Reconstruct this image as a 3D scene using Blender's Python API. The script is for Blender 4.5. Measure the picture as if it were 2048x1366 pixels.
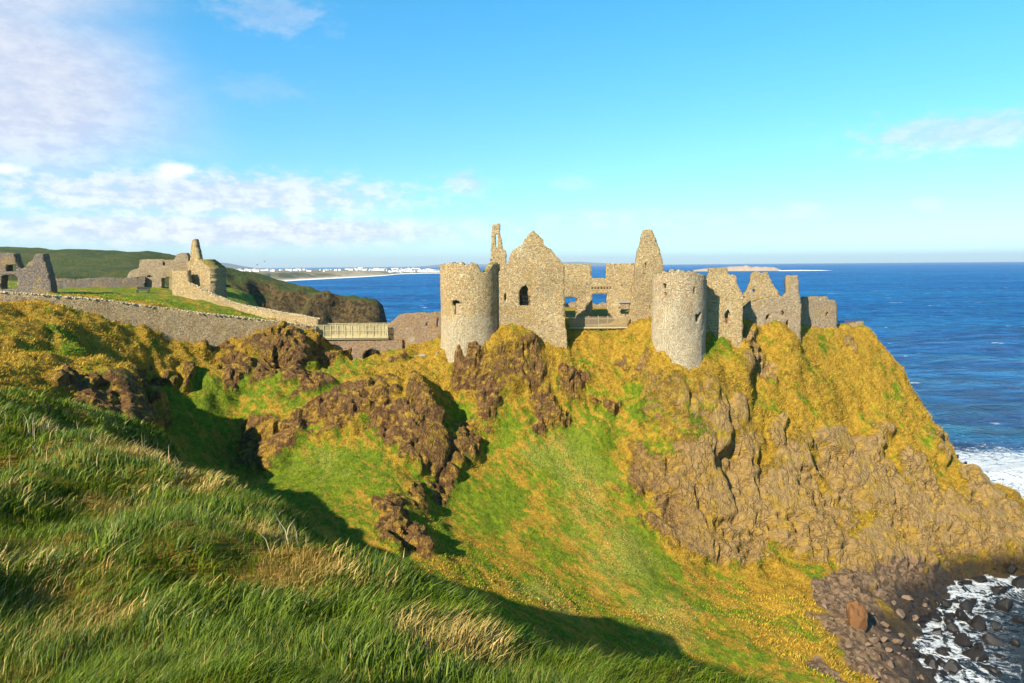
import bpy, bmesh, math, random
import numpy as np
from mathutils import Vector, Matrix
from mathutils.geometry import tessellate_polygon

random.seed(7)
RNG = np.random.default_rng(11)
for o in list(bpy.data.objects):
    bpy.data.objects.remove(o)
scene = bpy.context.scene
COL = scene.collection
PI = math.pi

# ------------------------------------------------------------------ camera
CAM_Z = 42.0
PITCH = math.radians(6.4)
ROLL = math.radians(0.48)
F = 1365.0                        # focal length in photo pixels (2048 wide)
cam = bpy.data.cameras.new('camera')
cam.sensor_width = 36.0
cam.lens = 36.0 * F / 2048.0
cam.clip_start = 0.1
cam.clip_end = 150000.0
cam_ob = bpy.data.objects.new('camera', cam)
COL.objects.link(cam_ob)
ROT = (Matrix.Rotation(PI / 2 - PITCH, 3, 'X') @ Matrix.Rotation(-ROLL, 3, 'Z'))
cam_ob.matrix_world = Matrix.Translation((0, 0, CAM_Z)) @ ROT.to_4x4()
scene.camera = cam_ob
ROTN = np.array(ROT)

# ------------------------------------------------------------------ exposure
vs = scene.view_settings
vs.view_transform = 'Standard'
vs.look = 'None'
vs.gamma = 1.0
vs.exposure = 1.08
vs.use_curve_mapping = False
scene.render.engine = 'CYCLES'
scene.cycles.max_bounces = 4
scene.cycles.diffuse_bounces = 2
scene.cycles.glossy_bounces = 2
scene.cycles.transmission_bounces = 2
scene.cycles.volume_bounces = 0

# ------------------------------------------------------------------ sun
SUN_AZ = math.radians(40)         # from behind the viewer, towards the left
SUN_EL = math.radians(32.5)
to_sun = Vector((-math.sin(SUN_AZ) * math.cos(SUN_EL), -math.cos(SUN_AZ) * math.cos(SUN_EL), math.sin(SUN_EL)))
sun = bpy.data.lights.new('sun', 'SUN')
sun.energy = 5.0
sun.angle = math.radians(0.5)
sun.color = (1.0, 0.91, 0.74)
sun_ob = bpy.data.objects.new('sun', sun)
COL.objects.link(sun_ob)
sun_ob.rotation_euler = to_sun.to_track_quat('Z', 'Y').to_euler()
sun_ob.location = (-40, -40, 90)

# ------------------------------------------------------------------ node helper
class NT:
    def __init__(s, tree):
        s.t = tree
        s.t.nodes.clear()
    def n(s, kind, **kw):
        nd = s.t.nodes.new(kind)
        for k, v in kw.items():
            setattr(nd, k, v)
        return nd
    def put(s, sock, v):
        if hasattr(v, 'links') or isinstance(v, bpy.types.NodeSocket):
            s.t.links.new(v, sock)
        else:
            if isinstance(v, tuple) and len(v) == 3 and sock.type == 'RGBA':
                v = (*v, 1)
            sock.default_value = v
    def math(s, op, a, b=0.0, c=None, clamp=False):
        nd = s.n('ShaderNodeMath', operation=op, use_clamp=clamp)
        s.put(nd.inputs[0], a); s.put(nd.inputs[1], b)
        if c is not None: s.put(nd.inputs[2], c)
        return nd.outputs[0]
    def vmath(s, op, a, b=(0, 0, 0)):
        nd = s.n('ShaderNodeVectorMath', operation=op)
        s.put(nd.inputs[0], a); s.put(nd.inputs[1], b)
        return nd.outputs[0]
    def mix(s, f, a, b, mode='MIX'):
        nd = s.n('ShaderNodeMix', data_type='RGBA', blend_type=mode)
        s.put(nd.inputs[0], f); s.put(nd.inputs[6], a); s.put(nd.inputs[7], b)
        return nd.outputs[2]
    def ramp(s, v, lo, hi, a=0.0, b=1.0, smooth=True):
        nd = s.n('ShaderNodeMapRange', interpolation_type='SMOOTHSTEP' if smooth else 'LINEAR')
        s.put(nd.inputs[0], v)
        for i, q in enumerate((lo, hi, a, b)): s.put(nd.inputs[i + 1], q)
        return nd.outputs[0]
    def noise(s, vec, scale, detail=4, rough=0.55, dist=0.0, out=0):
        nd = s.n('ShaderNodeTexNoise')
        s.put(nd.inputs['Vector'], vec); nd.inputs['Scale'].default_value = scale
        nd.inputs['Detail'].default_value = detail; nd.inputs['Roughness'].default_value = rough
        nd.inputs['Distortion'].default_value = dist
        return nd.outputs[out]
    def voro(s, vec, scale, feature='F1', out='Distance', rnd=1.0):
        nd = s.n('ShaderNodeTexVoronoi', feature=feature)
        s.put(nd.inputs['Vector'], vec); nd.inputs['Scale'].default_value = scale
        nd.inputs['Randomness'].default_value = rnd
        return nd.outputs[out]
    def attr(s, name, out='Fac'):
        nd = s.n('ShaderNodeAttribute', attribute_name=name)
        return nd.outputs[out]
    def bump(s, h, dist=0.1, strength=1.0, normal=None):
        nd = s.n('ShaderNodeBump')
        nd.inputs['Distance'].default_value = dist; nd.inputs['Strength'].default_value = strength
        s.put(nd.inputs['Height'], h)
        if normal is not None: s.put(nd.inputs['Normal'], normal)
        return nd.outputs[0]

def material(name):
    m = bpy.data.materials.new(name)
    m.use_nodes = True
    t = NT(m.node_tree)
    out = t.n('ShaderNodeOutputMaterial')
    p = t.n('ShaderNodeBsdfPrincipled')
    t.t.links.new(p.outputs[0], out.inputs[0])
    t.p = p
    t.out = out
    t.pos = t.n('ShaderNodeNewGeometry').outputs['Position']
    p.inputs['Specular IOR Level'].default_value = 0.25
    p.inputs['Roughness'].default_value = 0.9
    return m, t

# ------------------------------------------------------------------ world
world = bpy.data.worlds.new('World')
scene.world = world
world.use_nodes = True
w = NT(world.node_tree)
wout = w.n('ShaderNodeOutputWorld')
bg = w.n('ShaderNodeBackground')
bg.inputs[1].default_value = 0.070
w.t.links.new(bg.outputs[0], wout.inputs[0])
sky = w.n('ShaderNodeTexSky', sky_type='NISHITA')
sky.sun_disc = False
sky.sun_elevation = SUN_EL
sky.sun_rotation = PI + SUN_AZ    # rotation measured clockwise from +Y
sky.altitude = 0
sky.air_density = 1.0
sky.dust_density = 0.3
sky.ozone_density = 2.0
dirv = w.vmath('NORMALIZE', w.n('ShaderNodeTexCoord').outputs['Generated'])
sep = w.n('ShaderNodeSeparateXYZ'); w.put(sep.inputs[0], dirv)
az = w.math('MULTIPLY', w.math('ARCTAN2', sep.outputs[0], sep.outputs[1]), 180 / PI)
el = w.math('MULTIPLY', w.math('ARCSINE', sep.outputs[2]), 180 / PI)
tcol = w.mix(w.ramp(el, 0, 24), (0.72, 1.10, 1.42), (0.39, 1.34, 1.55))
tint = w.mix(1.0, sky.outputs[0], tcol, 'MULTIPLY')
cv = w.n('ShaderNodeCombineXYZ'); w.put(cv.inputs[0], az); w.put(cv.inputs[1], w.math('MULTIPLY', el, 2.0))
n_soft = w.noise(cv.outputs[0], 0.10, 6, 0.55)
n_fine = w.noise(cv.outputs[0], 0.50, 9, 0.66)
def cloud(a0, e0, wa, we, power, nz, soft):
    da = w.math('DIVIDE', w.math('SUBTRACT', az, a0), wa)
    de = w.math('DIVIDE', w.math('SUBTRACT', el, e0), we)
    r2 = w.math('ADD', w.math('MULTIPLY', da, da), w.math('MULTIPLY', de, de))
    g = w.math('EXPONENT', w.math('MULTIPLY', r2, -1.0))
    v = w.math('ADD', g, w.math('MULTIPLY', w.math('SUBTRACT', nz, 0.5), soft))
    return w.math('MULTIPLY', w.ramp(v, 0.12 if nz is n_soft else 0.25, 0.8 if nz is n_soft else 0.95), power)
field = None
for c in [(-36.5, 21.5, 10.5, 7.5, 0.95, n_soft, 0.45), (-38, 12, 13, 6.5, 0.95, n_soft, 0.45), (-60, 14, 20, 12, 0.85, n_soft, 0.8),
          (-24, 5.4, 20, 2.2, 0.85, n_fine, 1.5), (-22, 2.8, 26, 1.7, 0.9, n_fine, 0.6), (-58, 5, 20, 4, 0.8, n_soft, 0.8),
          (-18.5, 18.5, 5, 1.6, 0.30, n_fine, 1.8), (-3.7, 6.6, 2.0, 1.2, 0.55, n_fine, 1.6), (5.0, 6.6, 2.4, .7, 0.25, n_fine, 1.1),
          (33, 8.7, 8.5, 1.5, 0.6, n_fine, 1.9), (47, 10, 10, 2.0, 0.5, n_fine, 1.2), (22, 3.9, 4, 0.8, 0.35, n_fine, 1.1), (31, 4.0, 1.5, 0.6, 0.3, n_fine, 1.1),
          (9, 3.6, 10, 1.0, 0.35, n_fine, 1.0), (-20, 13.2, 5, 1.2, 0.16, n_fine, 1.8)]:
    g = cloud(*c)
    field = g if field is None else w.math('MAXIMUM', field, g)
core = cloud(-25.6, 7.15, 1.7, 0.75, 1.0, n_fine, 0.9)
core2 = cloud(-36.2, 6.6, 1.8, 0.45, 0.8, n_fine, 0.9)
core = w.math('MAXIMUM', core, core2)
cloudcol = w.mix(w.ramp(el, 3, 12), w.mix(w.ramp(n_fine, 0.38, 0.6), (4.9, 5.3, 6.6), (7.2, 7.4, 7.8)), w.mix(w.ramp(n_fine, 0.35, 0.7), (4.3, 4.8, 6.1), (5.6, 5.9, 6.6)))
skyc = w.mix(field, tint, cloudcol)
skyc = w.mix(core, skyc, (8, 8, 8))
# below the horizon: same colour as just above it
w.put(bg.inputs[0], skyc)

# ------------------------------------------------------------------ photo pixel -> place
def ray(px, py):
    c = np.array([(px - 1024.0) / F, (683.0 - py) / F, -1.0])
    return ROTN @ c
def P(px, py, Y):
    d = ray(px, py)
    return np.array([0, 0, CAM_Z]) + d * (Y / d[1])
def on_plane(px, py, A, B):
    """hit of the pixel's sight line with the vertical plane through plan points A, B -> (s, z)"""
    d = ray(px, py)
    ax, ay = A; ux, uy = B[0] - A[0], B[1] - A[1]
    L = math.hypot(ux, uy); ux /= L; uy /= L
    nx, ny = -uy, ux
    t = (ax * nx + ay * ny) / (d[0] * nx + d[1] * ny)
    x, y, z = d[0] * t, d[1] * t, CAM_Z + d[2] * t
    return (x - ax) * ux + (y - ay) * uy, z

# ------------------------------------------------------------------ numpy noise
_G = RNG.normal(size=(256, 3)); _G /= np.linalg.norm(_G, axis=1)[:, None]
def _h(ix, iy, iz, seed):
    h = (ix * 374761393 + iy * 668265263 + iz * 2147483647 + seed * 1274126177) & 0xFFFFFFFF
    h = ((h ^ (h >> 13)) * 1274126177) & 0xFFFFFFFF
    return (h ^ (h >> 16))
def perlin(p, seed=0):
    i = np.floor(p).astype(np.int64); f = p - i
    u = f * f * f * (f * (f * 6 - 15) + 10)
    r = 0
    for dx in (0, 1):
        wx = u[:, 0] if dx else 1 - u[:, 0]
        for dy in (0, 1):
            wy = u[:, 1] if dy else 1 - u[:, 1]
            for dz in (0, 1):
                wz = u[:, 2] if dz else 1 - u[:, 2]
                g = _G[_h(i[:, 0] + dx, i[:, 1] + dy, i[:, 2] + dz, seed) & 255]
                r = r + wx * wy * wz * (g[:, 0] * (f[:, 0] - dx) + g[:, 1] * (f[:, 1] - dy) + g[:, 2] * (f[:, 2] - dz))
    return r * 1.5
def fbm(p, octv=4, seed=0, gain=0.5):
    a, r = 1.0, 0
    for k in range(octv):
        r = r + a * perlin(p * (2.03 ** k), seed + k); a *= gain
    return r
def ridged(p, octv=4, seed=0):
    a, r = 1.0, 0
    for k in range(octv):
        r = r + a * (1 - 2 * np.abs(perlin(p * (2.1 ** k), seed + k))); a *= 0.5
    return r
def worley(p, seed=0, cells=False):
    i = np.floor(p).astype(np.int64); f = p - i
    d1 = np.full(len(p), 9.0); d2 = d1.copy(); ck = d1 * 0
    for dx in (-1, 0, 1):
        for dy in (-1, 0, 1):
            for dz in (-1, 0, 1):
                h = _h(i[:, 0] + dx, i[:, 1] + dy, i[:, 2] + dz, seed)
                q0 = dx + (h & 1023) / 1023.0 - f[:, 0]
                q1 = dy + ((h >> 10) & 1023) / 1023.0 - f[:, 1]
                q2 = dz + ((h >> 20) & 1023) / 1023.0 - f[:, 2]
                d = np.sqrt(q0 * q0 + q1 * q1 + q2 * q2)
                m = d < d1
                ck = np.where(m, ((h * 2654435761) & 0xFFFF) / 65535.0, ck)
                d2 = np.where(m, d1, np.minimum(d2, d)); d1 = np.where(m, d, d1)
    return (d1, d2, ck) if cells else (d1, d2)

# ------------------------------------------------------------------ terrain height from control points
CP = []
def cp(*rows):
    for px, py, Y in rows: CP.append(P(px, py, Y))
def cw(*rows):
    for r in rows: CP.append(np.array(r, float))
# near hill: plateau and its edge
cp((0,1366,5),(500,1366,5),(1024,1366,4.6),(1300,1366,5.4),(0,1150,8.5),(300,1100,8.5),(600,1250,6.5),(0,950,14),(200,1000,12.4),(450,1060,10.5))
EDGE = [(-150,775,25),(0,830,22),(100,872,20),(250,908,17.6),(330,930,16.6),(430,962,15.5),(480,995,14),(560,1053,12.5),(700,1140,10.5),(850,1212,9),(1000,1277,8),(1200,1342,6.8),(1350,1380,6.2)]
cp(*EDGE)
for k, e in enumerate(EDGE):
    q = P(*e)
    if k >= 2:
        cw((q[0] + 0.9, q[1] + 1.0, q[2] - 1.6), (q[0] + 3.2, q[1] + 3.6, q[2] - 7.0))
    else:
        cw((q[0] + 0.9, q[1] + 1.6, q[2] - 0.8), (q[0] + 2.4, q[1] + 6, q[2] - 2.4))
cw((0,0,40.2),(-6,0,40.6),(-15,2,41),(-25,8,40.5),(-30,18,39.5),(3,2,39.5),(5.5,3,38.2),(7,0,38.6),(10,5,33),(13,0,33),(0,-14,41),(-20,-14,42),(12,-14,37),
   (-40,0,41),(-45,30,39),(18,-8,26),(20,8,18))
# hidden ravine floor
cw((-5,45,9),(-12,50,12),(5,42,7),(15,40,5),(-20,42,17),(25,38,3),(25,25,3),(15,20,12),(12,12,22),(-2,25,22),(-12,32,22),(8,30,14))
cp((480,975,78),(600,1060,68),(850,1190,58),(1000,1255,56),(1200,1320,56),(1350,1350,57),(700,1000,74),(650,960,77),(780,955,76.5),(790,1000,72.5),(800,1060,68.5),(810,1110,65.5),(740,1010,73),(750,1090,66),(885,1075,72.5),(860,1130,64.5),(875,1010,78.5),(835,1140,61.5))
# bowl and beach
cp((1660,1366,57),(1800,1366,61),(1700,1250,68),(1870,1210,80),(1650,1180,76),(1600,1100,82),(1500,1085,84),(1430,1145,79),(1350,1200,71),(1200,1200,70),
   (1400,1366,58),(1250,1100,77),(1350,1130,78),(1250,900,91),(1300,1000,85.5),(1480,1000,86.5),(1500,900,91),(1500,750,97),(1600,850,95),(1600,1000,88),
   (1700,750,103),(1700,900,96),(1750,1050,88),(1800,950,95),(1850,1150,83.5),(1950,1050,92),(2048,1100,92),(2048,1020,97),(1100,1000,83),(1130,880,91),(1050,1130,72),(1500,1250,67),(1300,1280,62))
cw((47,66,-1.3),(50,71,-1.8),(56,82,-1.3),(61,87,-0.8),(60,70,-2.5),(70,60,-3),(50,50,-2),(40,45,-0.6),(75,82,-2.5),(100,85,-4),(100,60,-5),(42,58,0.2),(45,72,0.1),(120,40,-6),(40,20,-2),(60,10,-5),(90,20,-6),(30,30,0.5),(35,5,2))
# crest of the headland and its seaward side
CREST = [(1730,653,110),(1790,720,109),(1830,800,108),(1870,870,106),(1905,912,104),(1950,948,102),(2010,978,101),(2048,1002,100),(2200,1090,98)]
cp(*CREST)
for e in CREST:
    q = P(*e)
    cw((q[0] + 3.5, q[1] + 6.0, q[2] * 0.55 - 1.0), (q[0] + 7, q[1] + 13, -2.5))
cw((50,140,-3),(80,128,-4),(95,120,-4),(30,152,-3),(0,160,-3),(-20,156,-3),(130,100,-6),(110,150,-6),(60,170,-6),(0,180,-6))
# foot of the castle
cp((880,695,99),(940,697,96.5),(1000,682,96.5),(1020,652,98),(1060,664,98),(1100,703,97.5),(1137,718,97.5),(1140,655,102),(1255,655,102),(1200,700,99.5),(1200,760,97),
   (1302,695,96),(1312,738,93.5),(1357,736,92.5),(1402,722,93.5),(1414,674,97),(1440,688,97),(1482,702,97.5),(1490,657,101),(1560,657,101.5),(1575,669,101),(1600,661,104),(1670,657,107),
   (1280,765,95.5),(1400,800,93.5))
cw((0,108,32.6),(15,108,32.6),(0,116,32.6),(15,116,32.6),(30,118,32.6),(45,118,32.5),(0,132,32),(15,136,31.5),(35,134,31),(48,124,31.5),(-8,112,31),(-10,128,28),(-14,142,8),(0,146,14),(20,148,12),(42,142,10))
cp((830,690,104),(800,700,105),(745,726,104.5),(690,705,106),(870,705,100))
cw((-24,116,24),(-26,124,14),(-28,138,2),(-26,150,-3),(-38,124,31),(-40,136,16),(-44,148,4),(-50,160,-2))
# turf-topped mound below the bridge
cp((560,748,94),(530,800,88.5),(600,750,93),(740,727,97),(700,728,97),(820,742,95),(850,765,91.5),(490,935,86),(515,825,86.8),(600,880,83.5),(600,835,86),(700,800,88),(700,845,84.5),
   (760,900,81.5),(860,800,88.5),(905,790,95),(905,860,91),(925,985,81.5),(940,790,94.5),(1000,760,96.5),(1000,850,91.5),(1060,780,95.5),(1070,860,91),
   (1130,800,94.5),(1200,850,92),(890,840,91))
# left: cliff below the forecourt wall, gully, hillside
cp((0,612,81),(100,617,84),(200,634,88),(300,657,92),(370,677,95),(430,683,97),(480,667,99),(560,659,101),(630,672,103),
   (430,722,94.5),(560,720,98),(560,762,95),(450,790,90),(350,740,89.5),(330,800,86),(420,800,88),(480,820,89.5),(400,900,80),(330,850,81),(460,950,80),(640,720,102.5),(640,752,99),
   (0,640,77),(0,700,69),(0,760,60),(100,650,80),(100,700,76),(150,722,74),(150,790,68),(80,740,68),(200,722,77),(232,730,76),(248,778,73),(285,890,65),(200,865,63),(60,800,58),
   (285,742,87),(200,690,84),(258,722,86),(290,805,82),(335,885,79),(310,850,80))
cw((-21,27.5,36.3),(-27,33,35.2),(-32,39,34.4),(-36.5,46,34.2),(-40,54,33.6),(-46,50,35),(-24.5,38,27),(-29,45,26),(-28,53,24),(-32,56,25),(-24,60,20))
cp((120,735,71),(180,745,72),(215,748,73),(130,800,66),(190,830,66.5),(255,850,68.5),(150,850,62))
cw((P(262,790,76)[0],77.5,26),(P(262,760,76)[0],80.5,27.2))
cp((300,600,108),(150,588,110),(0,592,104),(400,612,110),(520,640,107),(600,650,107))
cw((-60,130,37),(-90,130,38),(-120,100,39),(-120,60,39.5),(-80,62,37.6),(-62,40,37.5),(-55,145,36),(-90,160,37),(-130,170,38),(-52,138,34))
CP = np.array(CP)
# drop near-duplicate points
keep = []
for i, c in enumerate(CP):
    if all((c[0]-CP[j][0])**2 + (c[1]-CP[j][1])**2 > 0.25 for j in keep): keep.append(i)
CP = CP[keep]
def make_rbf(C, smooth=0.02):
    n = len(C)
    d = np.sqrt(((C[:, None, :2] - C[None, :, :2]) ** 2).sum(2) + 0.04)
    A = np.zeros((n + 3, n + 3))
    A[:n, :n] = -d + np.eye(n) * (-smooth)
    A[:n, n] = 1; A[:n, n + 1:] = C[:, :2] / 100; A[n, :n] = 1; A[n + 1:, :n] = C[:, :2].T / 100
    b = np.zeros(n + 3); b[:n] = C[:, 2]
    wt = np.linalg.solve(A, b)
    def f(x, y):
        x = np.asarray(x, float); y = np.asarray(y, float); shp = x.shape
        x = x.ravel(); y = y.ravel()
        out = wt[n] + wt[n + 1] * x / 100 + wt[n + 2] * y / 100
        for k in range(n):
            out -= wt[k] * np.sqrt((x - C[k, 0]) ** 2 + (y - C[k, 1]) ** 2 + 0.04)
        return out.reshape(shp)
    return f
H = make_rbf(CP)

# coarse height table for sight-line lookups
TX = np.arange(-135, 126, 0.75); TY = np.arange(-14, 186, 0.75)
TZ = H(*np.meshgrid(TX, TY))
def hz(x, y):
    x = np.asarray(x, float); y = np.asarray(y, float)
    i = np.clip((x - TX[0]) / 0.75, 0, len(TX) - 1.001); j = np.clip((y - TY[0]) / 0.75, 0, len(TY) - 1.001)
    a = i.astype(int); b = j.astype(int); u = i - a; v = j - b
    return TZ[b, a] * (1-u) * (1-v) + TZ[b, a+1] * u * (1-v) + TZ[b+1, a] * (1-u) * v + TZ[b+1, a+1] * u * v
def hit(px, py, ymin=26.0):
    """where the pixel's sight line meets the terrain (distance comes from the ground)"""
    d = ray(px, py)
    t = np.arange(ymin, 180, 0.15)
    x = d[0] / d[1] * t; z = CAM_Z + d[2] / d[1] * t
    g = hz(x, t) >= z
    k = int(np.argmax(g)) if g.any() else len(t) - 1
    return np.array([x[k], t[k], z[k]])

# ------------------------------------------------------------------ patches of rock, green turf, pale straw, scree (world space)
def patches(rows, ymin=26.0):
    out = []
    for px, py, rx, ry in rows:
        c = hit(px, py, ymin); sc = c[1] / F
        out.append((c, rx * sc, ry * sc))
    return out
ROCK = patches([(780,1005,42,40),(800,1050,62,62),(820,1100,44,42),(830,1000,26,40),(500,920,26,40),(610,850,58,34),(665,825,52,34),(720,805,45,34),(755,805,35,40),(545,895,42,46),(510,890,35,55),(545,870,45,40),(570,895,40,26),(590,860,55,30),(640,835,50,28),(690,805,45,30),(740,780,25,22),
  (800,850,50,60),(850,820,45,55),(850,900,60,55),(890,960,45,45),(840,770,28,18),(930,890,40,50),(955,730,28,80),(965,790,28,60),
  (1060,760,28,45),(1080,825,35,45),(1120,835,18,32),(1155,760,45,40),(1125,740,20,30),(1212,815,18,20),(1250,745,30,14),
  (1380,980,105,100),(1290,925,38,36),(1420,1075,70,60),(1450,825,60,26),(1500,1030,80,90),(1560,1060,50,50),(1330,1060,30,40),(1440,960,60,80),
  (1690,950,55,80),(1650,1030,70,50),(1560,970,50,60),(1740,940,50,60),(1620,1075,50,30),(1580,1010,50,50),(1810,1040,80,50),(1470,900,50,40),(1400,900,50,30),(1640,880,50,30),(1720,868,60,16),(1850,960,40,70),(1780,1000,80,50),(1900,1050,110,70),(1800,1110,120,55),(1700,1130,70,50),(2000,1050,70,80),
  (1600,950,40,70),(1560,880,30,40),(1500,690,16,45),(1530,740,14,36),(1700,700,20,26),(1640,745,14,9),(1880,890,25,30),(1940,970,40,25),
  (560,690,60,22),(640,720,40,30),(570,735,60,40),(470,740,36,45),(450,698,30,10),(610,760,50,25),(380,745,25,25),(420,690,20,10),
  (140,775,58,52),(190,820,55,52),(235,845,40,50),(225,770,30,40),(250,820,34,60),(280,770,20,60),(300,870,20,40),(120,690,10,10),(700,705,50,12),(790,720,18,12),(1270,960,30,20)])
GREEN = patches([(905,830,16,55),(1275,785,34,48),(1170,875,60,35),(600,960,90,50),(1540,1095,40,22),(400,810,100,50),(1120,950,50,60),(1200,930,25,50),(1000,1000,60,70),(1300,1150,60,60),
  (700,950,80,40),(1640,690,14,30),(1780,800,22,40),(1610,790,14,45),(520,990,60,40),(280,760,30,20),(1440,690,20,30),(640,760,40,20),(760,725,60,8),(100,690,60,40),(1620,1120,40,26),(330,640,60,14),(1000,880,40,30)])
PALE = patches([(1170,980,55,100),(1240,1110,70,80),(1330,1240,70,60),(1100,900,40,30),(640,930,50,20),(1100,1200,60,60)])
SCREE = patches([(1750,1300,110,90),(1700,1200,90,60),(1800,1180,90,50),(1850,1340,120,80),(1660,1350,25,60),(1900,1190,80,40)])
def mask(pts, rows, warp):
    m = np.zeros(len(pts))
    q = pts + warp
    for c, rx, ry in rows:
        d2 = ((q[:, 0] - c[0]) / rx) ** 2 + ((q[:, 2] - c[2]) / ry) ** 2 + ((q[:, 1] - c[1]) / (1.3 * max(rx, ry))) ** 2
        m = np.maximum(m, np.exp(-0.9 * d2 * d2))
    return m
def grid_mesh(name, X, Y, Z, mat, attrs=None, kind='structure', smooth=True):
    ny, nx = X.shape
    v = np.stack([X, Y, Z], -1).reshape(-1, 3)
    i = (np.arange(ny - 1)[:, None] * nx + np.arange(nx - 1)[None, :]).ravel()
    f = np.stack([i, i + 1, i + nx + 1, i + nx], 1)
    return raw_mesh(name, v, f, mat, attrs, kind, smooth)
def raw_mesh(name, v, f, mat, attrs=None, kind=None, smooth=False, parent=None):
    v = np.asarray(v, np.float32); f = np.asarray(f, np.int32); k = f.shape[1]
    me = bpy.data.meshes.new(name)
    me.vertices.add(len(v)); me.vertices.foreach_set('co', v.ravel())
    me.loops.add(f.size); me.loops.foreach_set('vertex_index', f.ravel())
    me.polygons.add(len(f)); me.polygons.foreach_set('loop_start', np.arange(len(f), dtype=np.int32) * k)
    if smooth: me.polygons.foreach_set('use_smooth', np.ones(len(f), bool))
    me.update(calc_edges=True)
    for nme, val in (attrs or {}).items():
        val = np.asarray(val, np.float32)
        if val.ndim == 1:
            a = me.attributes.new(nme, 'FLOAT', 'POINT'); a.data.foreach_set('value', val)
        else:
            a = me.attributes.new(nme, 'FLOAT_COLOR', 'POINT'); a.data.foreach_set('color', np.c_[val, np.ones(len(val))].astype(np.float32).ravel())
    me.materials.append(mat)
    o = bpy.data.objects.new(name, me); COL.objects.link(o)
    if kind: o['kind'] = kind
    if parent is not None: o.parent = parent
    return o
def tag(o, label, cat, group=None, kind=None):
    o['label'] = label; o['category'] = cat
    if group: o['group'] = group
    if kind: o['kind'] = kind
    return o
def empty(name, loc, label, cat, group=None):
    o = bpy.data.objects.new(name, None); COL.objects.link(o); o.location = loc
    return tag(o, label, cat, group)
def adopt(child, root):
    """parent a mesh built in world coordinates to a root standing at its base"""
    child.parent = root
    child.matrix_parent_inverse = Matrix.Translation(root.location).inverted()
    return child

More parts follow.
